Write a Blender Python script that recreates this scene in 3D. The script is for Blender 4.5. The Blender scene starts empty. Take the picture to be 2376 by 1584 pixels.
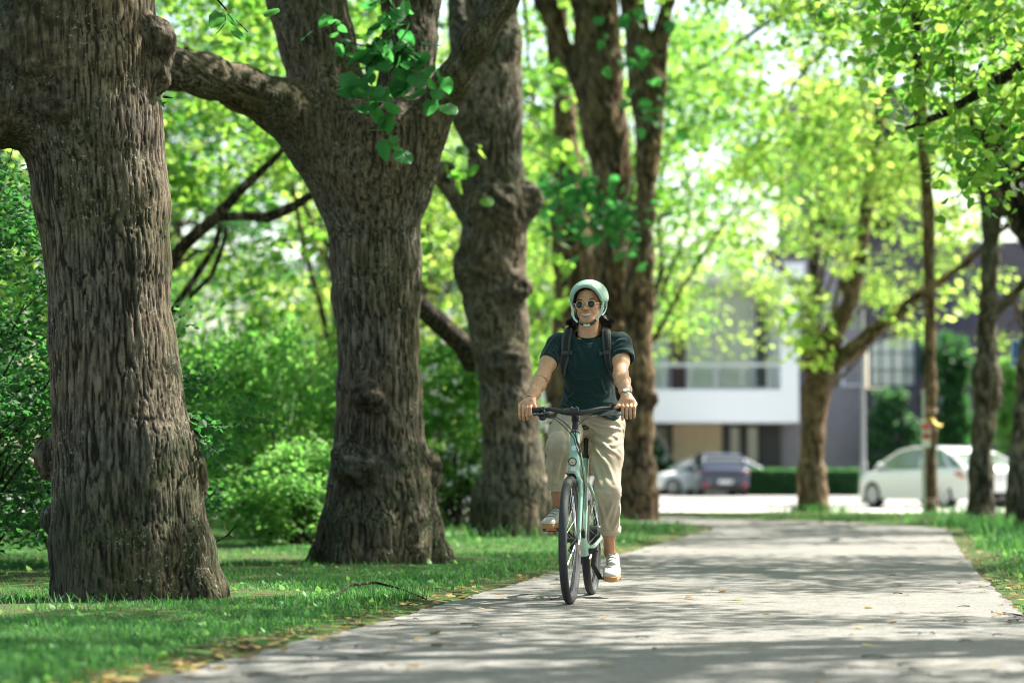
import bpy, math, random
import numpy as np
from mathutils import Vector, Matrix, Quaternion

random.seed(7)
rng = np.random.default_rng(7)
SC = bpy.context.scene
COL = SC.collection
R = math.radians

# ------------------------------------------------------------------ camera, sky, sun, exposure
CAM = np.array([0.0, 0.0, 0.72])
FPX = 5940.0                       # focal length in photo pixels (2376 wide)
PITCH = math.atan((1094 - 792) / FPX)
cd = bpy.data.cameras.new('camera')
cam = bpy.data.objects.new('camera', cd)
COL.objects.link(cam)
cam.location = CAM
cam.rotation_euler = (R(90) + PITCH, 0, 0)
cd.sensor_width = 36.0
cd.lens = 36.0 * FPX / 2376
cd.clip_end = 900
cd.clip_start = 0.1
cd.dof.use_dof = True
cd.dof.focus_distance = 14.45
cd.dof.aperture_fstop = 1.8
SC.camera = cam

SUN_EL, SUN_AZ = R(52), R(62)      # azimuth: clockwise from +Y (away from the camera) to the right
sun_dir = Vector((math.sin(SUN_AZ) * math.cos(SUN_EL), math.cos(SUN_AZ) * math.cos(SUN_EL), math.sin(SUN_EL)))
W = bpy.data.worlds.new('World')
SC.world = W
W.use_nodes = True
wn = W.node_tree.nodes
wl = W.node_tree.links
bg = wn['Background']
sky = wn.new('ShaderNodeTexSky')
sky.sky_type = 'NISHITA'
sky.sun_disc = False
sky.sun_elevation = SUN_EL
sky.sun_rotation = SUN_AZ
sky.air_density = 1.0
sky.dust_density = 2.0
sky.ozone_density = 1.0
tint = wn.new('ShaderNodeMixRGB'); tint.blend_type = 'MULTIPLY'; tint.inputs[0].default_value = 1.0
tint.inputs[2].default_value = (1.0, 0.93, 0.83, 1)     # bright thin cloud: the shade is neutral, not blue
wl.new(sky.outputs[0], tint.inputs[1]); wl.new(tint.outputs[0], bg.inputs[0])
bg.inputs[1].default_value = 0.12
sd = bpy.data.lights.new('sun', 'SUN')
sd.energy = 5.0
sd.angle = R(0.53)
sd.color = (1.0, 0.95, 0.86)
so = bpy.data.objects.new('sun', sd)
COL.objects.link(so)
so.rotation_euler = sun_dir.to_track_quat('Z', 'Y').to_euler()
so.location = (20, 20, 40)
SC.view_settings.view_transform = 'Standard'
SC.view_settings.look = 'None'
SC.view_settings.exposure = 1.92
SC.view_settings.gamma = 1.0
cy = SC.cycles
SC.render.engine = 'CYCLES'
cy.use_denoising = True
try:
    cy.denoiser = 'OPENIMAGEDENOISE'
    cy.denoising_input_passes = 'RGB_ALBEDO_NORMAL'
except Exception:
    pass
cy.max_bounces = 8
cy.diffuse_bounces = 4
cy.glossy_bounces = 3
cy.transmission_bounces = 5
cy.transparent_max_bounces = 8
cy.caustics_reflective = False
cy.caustics_refractive = False
cy.sample_clamp_indirect = 6.0
cy.use_adaptive_sampling = True
cy.adaptive_threshold = 0.015
cy.filter_width = 1.05

# ------------------------------------------------------------------ pixel helpers (photo pixels, 2376 x 1584)
def ray(px, py):
    u = (px - 1188.0) / FPX
    v = (792.0 - py) / FPX
    cp, sp = math.cos(PITCH), math.sin(PITCH)
    return np.array([u, cp - v * sp, sp + v * cp])

def at(px, py, Y):
    d = ray(px, py)
    return CAM + d * (Y / d[1])

def ground(px, py, z=0.0):
    d = ray(px, py)
    return CAM + d * ((z - CAM[2]) / d[2])

# ------------------------------------------------------------------ noise
_P = np.random.default_rng(3).permutation(256).astype(np.int64)
_P = np.concatenate([_P, _P, _P])
_G = np.random.default_rng(4).normal(size=(256, 3))
_G /= np.linalg.norm(_G, axis=1)[:, None]

def noise(p):
    p = np.asarray(p, float)
    i = np.floor(p).astype(np.int64)
    f = p - i
    w = f * f * f * (f * (f * 6 - 15) + 10)
    i &= 255
    out = 0
    for dx in (0, 1):
        wx = w[:, 0] if dx else 1 - w[:, 0]
        a = _P[(i[:, 0] + dx) & 255]
        for dy in (0, 1):
            wy = w[:, 1] if dy else 1 - w[:, 1]
            b = _P[a + ((i[:, 1] + dy) & 255)]
            for dz in (0, 1):
                wz = w[:, 2] if dz else 1 - w[:, 2]
                g = _G[_P[b + ((i[:, 2] + dz) & 255)]]
                d = g[:, 0] * (f[:, 0] - dx) + g[:, 1] * (f[:, 1] - dy) + g[:, 2] * (f[:, 2] - dz)
                out = out + wx * wy * wz * d
    return out * 1.6

def fbm(p, n=3):
    s, a, p = 0, 1.0, np.asarray(p, float)
    for k in range(n):
        s = s + a * noise(p)
        a *= 0.5
        p = p * 2.03 + 7.1
    return s

def sstep(a, b, x):
    t = np.clip((x - a) / (b - a), 0, 1)
    return t * t * (3 - 2 * t)

# ------------------------------------------------------------------ signed distance modelling
class SDF:
    def __init__(s):
        s.ops = []
    def add(s, fn, c, r, op='u', k=0.02):
        s.ops.append((op, k, fn, np.array(c, float), r))
        return s
    def cone(s, a, b, ra, rb, k=0.02, op='u', sq=None):
        """tapered capsule; sq=(axis vector, factor) squashes its cross-section along that axis"""
        a = np.array(a, float); b = np.array(b, float)
        ab = b - a; L2 = max(ab @ ab, 1e-12)
        ax = None
        if sq is not None:
            ax = np.array(sq[0], float); ax = ax / np.linalg.norm(ax); fac = sq[1]
        def fn(P):
            q = P - a
            t = np.clip(q @ ab / L2, 0, 1)
            v = q - t[:, None] * ab
            if ax is not None:
                v = v + (v @ ax)[:, None] * ax * (1 / fac - 1)
            return np.sqrt((v * v).sum(1)) - (ra + (rb - ra) * t)
        return s.add(fn, (a + b) / 2, math.sqrt(L2) / 2 + max(ra, rb), op, k)
    def chain(s, pts, rad, k=0.02, sq=None):
        for i in range(len(pts) - 1):
            s.cone(pts[i], pts[i + 1], rad[i], rad[i + 1], k, 'u', sq)
        return s
    def ell(s, c, r, rot=None, k=0.02, op='u'):
        c = np.array(c, float); r = np.array(r, float)
        M = np.eye(3) if rot is None else np.array(rot.to_matrix() if hasattr(rot, 'to_matrix') else rot)
        def fn(P):
            q = (P - c) @ M
            k0 = np.sqrt(((q / r) ** 2).sum(1))
            k1 = np.sqrt(((q / (r * r)) ** 2).sum(1)) + 1e-9
            return np.where(k0 < 0.3, (k0 - 1) * r.min(), k0 * (k0 - 1) / k1)
        return s.add(fn, c, r.max(), op, k)
    def box(s, c, h, rad=0.01, rot=None, k=0.02, op='u'):
        c = np.array(c, float); h = np.array(h, float)
        M = np.eye(3) if rot is None else np.array(rot.to_matrix() if hasattr(rot, 'to_matrix') else rot)
        def fn(P):
            q = np.abs((P - c) @ M) - h + rad
            return np.sqrt((np.maximum(q, 0) ** 2).sum(1)) + np.minimum(q.max(1), 0) - rad
        return s.add(fn, c, np.linalg.norm(h), op, k)
    def plane(s, p, n, k=0.002, op='i'):
        p = np.array(p, float); n = np.array(n, float); n = n / np.linalg.norm(n)
        return s.add(lambda P: (P - p) @ n, p, 1e9, op, k)
    def ev(s, P, c=None, r=0):
        d = np.full(len(P), 9.0)
        for op, k, fn, oc, orad in s.ops:
            if c is not None and orad < 1e8 and np.linalg.norm(oc - c) > r + orad + k + 0.03:
                continue
            e = fn(P)
            if op == 'u':
                h = np.clip(0.5 + 0.5 * (d - e) / k, 0, 1)
                d = d + (e - d) * h - k * h * (1 - h)
            else:
                if op == 's':
                    e = -e
                h = np.clip(0.5 - 0.5 * (d - e) / k, 0, 1)
                d = d + (e - d) * h + k * h * (1 - h)
        return d
    def mesh(s, h, lo=None, hi=None, slack=1.35):
        n = 12
        if lo is None:
            us = [o for o in s.ops if o[0] == 'u']
            lo = np.min([o[3] - o[4] for o in us], 0) - 3 * h
            hi = np.max([o[3] + o[4] for o in us], 0) + 3 * h
        lo = np.array(lo, float); hi = np.array(hi, float)
        nc = np.ceil((hi - lo) / (h * n)).astype(int) + 1
        I = np.stack(np.meshgrid(*[np.arange(m) for m in nc], indexing='ij'), -1).reshape(-1, 3)
        hd = h * n * 0.5 * math.sqrt(3)
        C = lo + (I * n + n / 2) * h
        dc = s.ev(C)
        act = I[np.abs(dc) < hd * slack + 0.01]
        g = np.arange(n + 1)
        gx = np.stack(np.meshgrid(g, g, g, indexing='ij'), -1).reshape(-1, 3)
        big = (nc * n + 4).astype(np.int64)
        off = np.array([big[1] * big[2], big[2], 1], np.int64)
        allv, allid, allf = [], [], []
        corners = [np.array(c) for c in ((0,0,0),(1,0,0),(0,1,0),(1,1,0),(0,0,1),(1,0,1),(0,1,1),(1,1,1))]
        edges = [(0,1),(2,3),(4,5),(6,7),(0,2),(1,3),(4,6),(5,7),(0,4),(1,5),(2,6),(3,7)]
        for ci in act:
            base = ci * n
            P = lo + (base + gx) * h
            cc = lo + (base + n / 2) * h
            D = s.ev(P, cc, hd).reshape(n + 1, n + 1, n + 1)
            S = D < 0
            if S.all() or not S.any():
                continue
            cs = [S[c[0]:c[0] + n, c[1]:c[1] + n, c[2]:c[2] + n] for c in corners]
            cnt = sum(x.astype(np.int8) for x in cs)
            m = (cnt > 0) & (cnt < 8)
            ii = np.argwhere(m)
            if len(ii):
                dv = [D[ii[:, 0] + c[0], ii[:, 1] + c[1], ii[:, 2] + c[2]] for c in corners]
                acc = np.zeros((len(ii), 3)); num = np.zeros(len(ii))
                for a, b in edges:
                    x = (dv[a] < 0) != (dv[b] < 0)
                    t = np.where(x, dv[a] / np.where(x, dv[a] - dv[b], 1), 0)
                    pt = corners[a] + t[:, None] * (corners[b] - corners[a])
                    acc += pt * x[:, None]; num += x
                allv.append(lo + (base + ii + acc / num[:, None]) * h)
                allid.append((base + ii) @ off)
            for ax in range(3):
                sl0 = [slice(0, n)] * 3; sl1 = [slice(0, n)] * 3
                sl1[ax] = slice(1, n + 1)
                A = S[tuple(sl0)]; B = S[tuple(sl1)]
                e = np.argwhere(A != B)
                if not len(e):
                    continue
                ins = A[e[:, 0], e[:, 1], e[:, 2]]
                u, v = (ax + 1) % 3, (ax + 2) % 3
                gid = (base + e) @ off
                q = np.stack([gid - off[u] - off[v], gid - off[v], gid, gid - off[u]], 1)
                q[~ins] = q[~ins][:, ::-1]
                allf.append(q)
        V = np.concatenate(allv); ids = np.concatenate(allid); F = np.concatenate(allf)
        o = np.argsort(ids); ids = ids[o]; V = V[o]
        j = np.searchsorted(ids, F); j = np.clip(j, 0, len(ids) - 1)
        ok = (ids[j] == F).all(1)
        return V, j[ok]

def vnormals(V, F):
    a = V[F[:, 2]] - V[F[:, 0]]; b = V[F[:, 3 if F.shape[1] > 3 else 1]] - V[F[:, 1 if F.shape[1] > 3 else 0]]
    n = np.cross(a, b)
    N = np.zeros_like(V)
    for c in range(F.shape[1]):
        np.add.at(N, F[:, c], n)
    return N / (np.linalg.norm(N, axis=1)[:, None] + 1e-12)

def vsmooth(V, F, it=1, f=0.5):
    E = np.concatenate([F[:, [0, 1]], F[:, [1, 2]], F[:, [2, 3]], F[:, [3, 0]]])
    for _ in range(it):
        A = np.zeros_like(V); c = np.zeros(len(V))
        np.add.at(A, E[:, 0], V[E[:, 1]]); np.add.at(c, E[:, 0], 1)
        np.add.at(A, E[:, 1], V[E[:, 0]]); np.add.at(c, E[:, 1], 1)
        V = V + f * (A / c[:, None] - V)
    return V

# ------------------------------------------------------------------ object helpers
def mesh_np(name, V, F, mat, parent=None, smooth=True, col=None, mats=None, fm=None):
    me = bpy.data.meshes.new(name)
    V = np.asarray(V, np.float32); F = np.asarray(F, np.int32)
    k = F.shape[1]
    me.vertices.add(len(V)); me.vertices.foreach_set('co', V.ravel())
    me.loops.add(F.size); me.loops.foreach_set('vertex_index', F.ravel())
    me.polygons.add(len(F))
    me.polygons.foreach_set('loop_start', np.arange(0, F.size, k, dtype=np.int32))
    me.polygons.foreach_set('loop_total', np.full(len(F), k, np.int32))
    me.polygons.foreach_set('use_smooth', np.full(len(F), bool(smooth)))
    for m in (mats or [mat]):
        me.materials.append(m)
    if fm is not None:
        me.polygons.foreach_set('material_index', np.asarray(fm, np.int32))
    if col is not None:
        at_ = me.color_attributes.new('Col', 'FLOAT_COLOR', 'POINT')
        c = np.ones((len(V), 4), np.float32); c[:, :col.shape[1]] = col
        at_.data.foreach_set('color', c.ravel())
    me.update(calc_edges=True)
    o = bpy.data.objects.new(name, me)
    COL.objects.link(o)
    if parent is not None:
        o.parent = parent
    return o

class MB:
    """collects boxes, tubes, lathes and prisms into one mesh"""
    def __init__(s):
        s.v = []; s.f = []; s.m = []; s.cur = 0
    def _add(s, vs, fs):
        b = len(s.v)
        s.v += [tuple(float(c) for c in v) for v in vs]
        for f in fs:
            s.f.append(tuple(b + i for i in f)); s.m.append(s.cur)
    def box(s, c, d, rot=None):
        M = rot.to_matrix() if rot is not None else Matrix.Identity(3)
        c = Vector([float(x) for x in c]); vs = []
        for x in (-.5, .5):
            for y in (-.5, .5):
                for z in (-.5, .5):
                    vs.append(c + M @ Vector((x * d[0], y * d[1], z * d[2])))
        s._add(vs, [(0, 1, 3, 2), (4, 6, 7, 5), (0, 4, 5, 1), (2, 3, 7, 6), (0, 2, 6, 4), (1, 5, 7, 3)])
    def tube(s, pts, rad, seg=10, cap=True, closed=False, flat=None):
        pts = [Vector([float(c) for c in p]) for p in pts]
        n = len(pts)
        if not hasattr(rad, '__len__'):
            rad = [rad] * n
        vs = []; prev = None
        for i, p in enumerate(pts):
            if closed:
                t = (pts[(i + 1) % n] - pts[i - 1])
            else:
                t = pts[min(i + 1, n - 1)] - pts[max(i - 1, 0)]
            t.normalize()
            if prev is None:
                a = Vector((0, 0, 1)) if abs(t.z) < 0.9 else Vector((1, 0, 0))
                if flat is not None:
                    a = Vector(flat)
                u = (a - t * a.dot(t)).normalized()
            else:
                u = (prev - t * prev.dot(t)).normalized()
            prev = u; w = t.cross(u)
            r = rad[i]
            ru, rw = r if isinstance(r, (tuple, list)) else (r, r)
            for k in range(seg):
                a = 2 * math.pi * k / seg
                vs.append(p + u * (math.cos(a) * ru) + w * (math.sin(a) * rw))
        fs = []
        m = n if closed else n - 1
        for i in range(m):
            j = (i + 1) % n
            for k in range(seg):
                fs.append((i * seg + k, i * seg + (k + 1) % seg, j * seg + (k + 1) % seg, j * seg + k))
        if cap and not closed:
            fs.append(tuple(range(seg))[::-1]); fs.append(tuple((n - 1) * seg + k for k in range(seg)))
        s._add(vs, fs)
    def lathe(s, c, axis, prof, seg=32, close=False):
        """prof: (radius, along axis)"""
        ax = Vector(axis).normalized(); c = Vector([float(x) for x in c])
        a = Vector((0, 0, 1)) if abs(ax.z) < 0.9 else Vector((1, 0, 0))
        u = (a - ax * a.dot(ax)).normalized(); w = ax.cross(u)
        vs = []
        for r, t in prof:
            for k in range(seg):
                an = 2 * math.pi * k / seg
                vs.append(c + ax * t + (u * math.cos(an) + w * math.sin(an)) * r)
        n = len(prof); fs = []
        for i in range(n if close else n - 1):
            j = (i + 1) % n
            for k in range(seg):
                fs.append((i * seg + k, i * seg + (k + 1) % seg, j * seg + (k + 1) % seg, j * seg + k))
        if not close:
            if prof[0][0] > 1e-6: fs.append(tuple(range(seg))[::-1])
            if prof[-1][0] > 1e-6: fs.append(tuple((n - 1) * seg + k for k in range(seg)))
        s._add(vs, fs)
    def prism(s, poly, vec):
        """extrude a planar polygon of 3D points along vec"""
        n = len(poly); v = Vector(vec)
        p = [Vector([float(c) for c in q]) for q in poly]
        s._add(p + [q + v for q in p], [tuple(range(n))[::-1], tuple(range(n, 2 * n))] +
               [(i, (i + 1) % n, n + (i + 1) % n, n + i) for i in range(n)])
    def build(s, name, mats, parent=None, smooth=None, bevel=0, loc=None, fix=True):
        me = bpy.data.meshes.new(name)
        me.from_pydata(s.v, [], s.f)
        mats = mats if isinstance(mats, (list, tuple)) else [mats]
        for m in mats: me.materials.append(m)
        me.polygons.foreach_set('material_index', s.m)
        if fix:
            import bmesh
            bm = bmesh.new(); bm.from_mesh(me)
            bmesh.ops.recalc_face_normals(bm, faces=bm.faces[:])
            bm.to_mesh(me); bm.free()
        me.update()
        o = bpy.data.objects.new(name, me)
        COL.objects.link(o)
        if parent is not None: o.parent = parent
        if loc is not None: o.location = loc
        if smooth is not None:
            me.polygons.foreach_set('use_smooth', [True] * len(me.polygons))
            me.set_sharp_from_angle(angle=R(smooth))
        if bevel:
            b = o.modifiers.new('bevel', 'BEVEL'); b.width = bevel; b.segments = 2; b.limit_method = 'ANGLE'; b.angle_limit = R(40)
        return o

def tag(o, label=None, cat=None, group=None, kind=None):
    if label: o['label'] = label
    if cat: o['category'] = cat
    if group: o['group'] = group
    if kind: o['kind'] = kind
    return o

def empty(name, loc, rot=(0, 0, 0)):
    o = bpy.data.objects.new(name, None)
    o.empty_display_size = 0.2
    COL.objects.link(o); o.location = [float(c) for c in loc]; o.rotation_euler = rot
    return o

# ------------------------------------------------------------------ materials
class NT:
    def __init__(s, name):
        s.m = bpy.data.materials.new(name); s.m.use_nodes = True
        s.t = s.m.node_tree; s.t.nodes.clear()
        s.out = s.t.nodes.new('ShaderNodeOutputMaterial')
    def n(s, kind, **kw):
        nd = s.t.nodes.new('ShaderNode' + kind)
        ins = kw.pop('ins', {})
        for k, v in kw.items(): setattr(nd, k, v)
        for k, v in ins.items(): s.set(nd, k, v)
        return nd
    def set(s, nd, k, v):
        sock = nd.inputs[k]
        if isinstance(v, bpy.types.NodeSocket): s.t.links.new(v, sock)
        elif isinstance(v, bpy.types.Node): s.t.links.new(v.outputs[0], sock)
        elif isinstance(v, (tuple, list)) and len(v) == 3 and len(sock.default_value) == 4: sock.default_value = (*v, 1)
        else: sock.default_value = v
    def tex(s): return s.n('TexCoord')
    def mapped(s, scale=(1, 1, 1), src='Object', rot=(0, 0, 0)):
        t = s.tex()
        return s.n('Mapping', ins={'Vector': t.outputs[src], 'Scale': scale, 'Rotation': rot}).outputs[0]
    def noise(s, vec, scale, detail=3, rough=0.55, dist=0.0):
        return s.n('TexNoise', ins={'Vector': vec, 'Scale': scale, 'Detail': detail, 'Roughness': rough, 'Distortion': dist}).outputs[0]
    def ramp(s, fac, stops, interp='LINEAR'):
        r = s.n('ValToRGB'); cr = r.color_ramp; cr.interpolation = interp
        while len(cr.elements) < len(stops): cr.elements.new(0.5)
        for e, (p, c) in zip(cr.elements, stops):
            e.position = p; e.color = (*c, 1) if len(c) == 3 else c
        s.set(r, 'Fac', fac)
        return r.outputs[0]
    def mix(s, a, b, fac, mode='MIX'):
        m = s.n('MixRGB', blend_type=mode)
        s.set(m, 'Fac', fac); s.set(m, 'Color1', a); s.set(m, 'Color2', b)
        return m.outputs[0]
    def math(s, op, a, b=0.0):
        m = s.n('Math', operation=op); s.set(m, 0, a); s.set(m, 1, b); return m.outputs[0]
    def bump(s, h, strength=0.3, dist=0.01):
        return s.n('Bump', ins={'Height': h, 'Strength': strength, 'Distance': dist}).outputs[0]
    def pbsdf(s, **kw):
        p = s.n('BsdfPrincipled')
        for k, v in kw.items(): s.set(p, k.replace('_', ' '), v)
        return p
    def done(s, sh):
        s.t.links.new(sh.outputs[0] if isinstance(sh, bpy.types.Node) else sh, s.out.inputs[0]); return s.m

def mat(name, col, rough=0.5, metal=0.0, vary=0.0, vscale=20, bump=0.0, bscale=60, bdist=0.002, coat=0.0, spec=0.5, sub=0.0):
    t = NT(name); c = col
    v = t.mapped()
    if vary:
        nz = t.noise(v, vscale, 4)
        lo = tuple(max(0, x * (1 - vary)) for x in col); hi = tuple(min(1, x * (1 + vary)) for x in col)
        c = t.ramp(nz, [(0.3, lo), (0.7, hi)])
    kw = dict(Base_Color=c, Roughness=rough, Metallic=metal, Coat_Weight=coat, Specular_IOR_Level=spec)
    if bump:
        kw['Normal'] = t.bump(t.noise(v, bscale, 3), bump, bdist)
    p = t.pbsdf(**kw)
    if sub:
        t.set(p, 'Subsurface Weight', sub); t.set(p, 'Subsurface Radius', (0.01, 0.004, 0.002)); 
    return t.done(p)

def leaf_mat(name, cols, trans, rough=0.45, tmix=0.5):
    """cols / trans: dark and light leaf colour and the matching see-through colour"""
    t = NT(name)
    ri = t.n('NewGeometry').outputs['Random Per Island']
    base = t.ramp(ri, [(0.0, cols[0]), (1.0, cols[1])])
    tr = t.ramp(ri, [(0.0, trans[0]), (1.0, trans[1])])
    p = t.pbsdf(Base_Color=base, Roughness=rough + .1, Specular_IOR_Level=0.28)
    tl = t.n('BsdfTranslucent', ins={'Color': tr})
    mx = t.n('MixShader', ins={0: tmix, 1: p.outputs[0], 2: tl.outputs[0]})
    return t.done(mx)
# ================================================================== MATERIALS OF THE PARK
def bark_mat(name, tint=(1, 1, 1), moss=0.35, fine=1.0, attr=True):
    t = NT(name)
    v = t.mapped()
    vz = t.mapped(scale=(1, 1, 0.16))
    fine_n = t.noise(vz, 55 * fine, 6, 0.72, 0.5)
    big = t.noise(v, 1.6, 3)
    grit = t.noise(t.mapped(scale=(1, 1, 0.35)), 150 * fine, 4, 0.75, 0.3)
    flake = t.noise(t.mapped(scale=(1, 1, 0.10)), 26 * fine, 3, 0.6, 1.2)
    if attr:
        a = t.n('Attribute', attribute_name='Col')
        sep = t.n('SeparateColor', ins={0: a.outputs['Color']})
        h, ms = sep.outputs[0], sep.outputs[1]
    else:
        rn = t.noise(t.mapped(scale=(1, 1, 0.13)), 15 * fine, 2, 0.5, 0.8)
        h = t.ramp(t.math('ABSOLUTE', t.math('SUBTRACT', rn, 0.5)), [(0.0, (0, 0, 0)), (0.14, (1, 1, 1))])
        ms = t.math('MULTIPLY', t.noise(v, 1.1, 4), 0.45)
    tn = lambda c: tuple(a * b for a, b in zip(c, tint))
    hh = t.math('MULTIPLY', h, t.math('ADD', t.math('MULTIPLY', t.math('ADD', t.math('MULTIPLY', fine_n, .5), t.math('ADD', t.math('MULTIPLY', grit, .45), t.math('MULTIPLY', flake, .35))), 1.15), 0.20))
    base = t.ramp(hh, [(0.0, tn((0.016, 0.013, 0.010))), (0.34, tn((0.026, 0.022, 0.016))), (0.60, tn((0.088, 0.074, 0.056))), (0.98, tn((0.26, 0.228, 0.178)))])  # bark tone by ridge height, with furrow shade painted into the dark end
    warm = t.ramp(big, [(0.35, (0.82, 0.84, 0.88)), (0.65, (1.16, 1.0, 0.84))])
    base = t.mix(base, warm, 1.0, 'MULTIPLY')
    mo = t.math('MULTIPLY', ms, t.ramp(t.noise(v, 9, 5, 0.7), [(0.42, (0, 0, 0)), (0.6, (1, 1, 1))]))
    base = t.mix(base, (0.30, 0.34, 0.24), t.math('MULTIPLY', t.ramp(ms, [(0.55, (0, 0, 0)), (1.0, (1, 1, 1))]), 0.60 * min(1, moss * 3)), 'MULTIPLY')  # darkens bark where this value is high, most towards the foot
    base = t.mix(base, (0.04, 0.070, 0.018), t.math('MULTIPLY', mo, moss))
    lich = t.ramp(t.noise(v, 38, 5, 0.75), [(0.57, (0, 0, 0)), (0.63, (1, 1, 1))])
    base = t.mix(base, (0.36, 0.37, 0.31), t.math('MULTIPLY', lich, t.ramp(t.noise(v, 2.2, 3), [(.48, (0, 0, 0)), (.62, (.75, .75, .75))])))
    b = t.bump(t.math('ADD', t.math('MULTIPLY', h, 0.0 if attr else 1.0), t.math('ADD', t.math('MULTIPLY', fine_n, 0.6), t.math('ADD', t.math('MULTIPLY', grit, .25), t.math('MULTIPLY', flake, .6)))), 1.0, 0.022 if attr else 0.035)
    return t.done(t.pbsdf(Base_Color=base, Roughness=0.92, Normal=b, Specular_IOR_Level=0.2))

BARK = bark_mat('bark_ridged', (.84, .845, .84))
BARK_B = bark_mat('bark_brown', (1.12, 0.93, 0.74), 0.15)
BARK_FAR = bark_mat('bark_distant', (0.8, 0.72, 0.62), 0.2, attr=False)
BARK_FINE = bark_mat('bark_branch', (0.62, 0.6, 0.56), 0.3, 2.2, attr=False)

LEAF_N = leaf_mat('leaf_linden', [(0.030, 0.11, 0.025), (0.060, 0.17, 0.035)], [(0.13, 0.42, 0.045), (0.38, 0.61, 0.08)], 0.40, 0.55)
LEAF_S = leaf_mat('leaf_shade_tinted', [(0.035, 0.14, 0.05), (0.06, 0.20, 0.065)], [(0.06, 0.32, 0.07), (0.12, 0.42, 0.09)], 0.45, 0.5)  # bluer leaf copy with the shade put into its colour
LEAF_Y = leaf_mat('leaf_sun_tinted', [(0.055, 0.15, 0.025), (0.11, 0.22, 0.04)], [(0.27, 0.56, 0.06), (0.64, 0.79, 0.17)], 0.36, 0.6)  # leaf copy brightened and yellowed, sun from behind put into its colour
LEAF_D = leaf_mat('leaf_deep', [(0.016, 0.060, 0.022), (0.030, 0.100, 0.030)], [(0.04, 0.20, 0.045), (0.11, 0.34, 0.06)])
LEAF_BUSH = leaf_mat('leaf_bush', [(0.07, 0.20, 0.04), (0.14, 0.28, 0.06)], [(0.12, 0.42, 0.06), (0.28, 0.54, 0.11)])
LEAF_IVY = leaf_mat('leaf_ivy', [(0.035, 0.10, 0.045), (0.07, 0.18, 0.07)], [(0.06, 0.22, 0.06), (0.12, 0.3, 0.08)])
PETAL = leaf_mat('petal_white', [(0.7, 0.7, 0.66), (0.8, 0.78, 0.76)], [(0.6, 0.6, 0.55), (0.7, 0.68, 0.62)], 0.6, 0.3)
BLADE = leaf_mat('grass_blade', [(0.016, 0.074, 0.028), (0.045, 0.128, 0.036)], [(0.04, 0.22, 0.05), (0.17, 0.42, 0.07)], 0.55, 0.4)
WEED = leaf_mat('weed_leaf', [(0.07, 0.19, 0.05), (0.13, 0.27, 0.09)], [(0.16, 0.42, 0.08), (0.28, 0.5, 0.12)], 0.5, 0.35)
DRY = leaf_mat('dry_leaf', [(0.12, 0.06, 0.03), (0.33, 0.26, 0.10)], [(0.24, 0.12, 0.03), (0.45, 0.36, 0.08)], 0.7, 0.25)

def mk_ground_mat():
    t = NT('park_soil')
    v = t.mapped()
    n1 = t.noise(v, 0.8, 4); n2 = t.noise(v, 28, 5, 0.7); n3 = t.noise(v, 6, 4, 0.6)
    soil = t.ramp(n2, [(0.3, (0.035, 0.026, 0.017)), (0.55, (0.09, 0.066, 0.042)), (0.75, (0.17, 0.125, 0.08))])
    grn = t.ramp(n2, [(0.3, (0.022, 0.06, 0.014)), (0.7, (0.06, 0.13, 0.03))])
    c = t.mix(soil, grn, t.ramp(n3, [(0.40, (0, 0, 0)), (0.56, (1, 1, 1))]))
    return t.done(t.pbsdf(Base_Color=c, Roughness=0.95, Specular_IOR_Level=0.1, Normal=t.bump(n2, 0.8, 0.02)))
SOIL = mk_ground_mat()

def mk_path_mat():
    t = NT('path_asphalt')
    v = t.mapped()
    agg = t.n('TexVoronoi', ins={'Vector': v, 'Scale': 95.0}).outputs['Color']
    aggv = t.n('SeparateColor', ins={0: agg}).outputs[0]
    big = t.noise(v, 0.55, 4, 0.6)
    mid = t.noise(v, 5, 5, 0.6)
    c = t.ramp(aggv, [(0.0, (0.108, 0.106, 0.100)), (0.5, (0.155, 0.150, 0.141)), (1.0, (0.215, 0.206, 0.192))])
    c = t.mix(c, t.ramp(big, [(0.3, (0.86, 0.88, 0.88)), (0.7, (1.1, 1.07, 1.03))]), 1.0, 'MULTIPLY')
    c = t.mix(c, t.ramp(mid, [(0.35, (0.88, 0.88, 0.87)), (0.65, (1.06, 1.06, 1.06))]), 1.0, 'MULTIPLY')
    return t.done(t.pbsdf(Base_Color=c, Roughness=0.9, Specular_IOR_Level=0.25, Normal=t.bump(aggv, 0.5, 0.004)))
PATH = mk_path_mat()
ROAD = mat('road_asphalt', (0.24, 0.235, 0.225), 0.9, vary=0.15, vscale=30, bump=0.3, bscale=200)  # asphalt paled: the glare of the sunlit band is put into its colour

# ================================================================== GROUND, PATH, ROAD
def gz(x, y):
    """ground height: flat park, falling a little to the street behind"""
    return -0.21 * sstep(44.0, 50.0, np.asarray(y, float))

ys = np.concatenate([np.linspace(-60, 4, 12), np.linspace(5, 60, 221), np.linspace(64, 400, 30)])
xs = np.concatenate([np.linspace(-200, -14, 16), np.linspace(-13, 13, 105), np.linspace(14, 200, 16)])
GX, GY = np.meshgrid(xs, ys, indexing='ij')
fl = np.stack([GX.ravel(), GY.ravel(), GX.ravel() * 0], 1)

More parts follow.
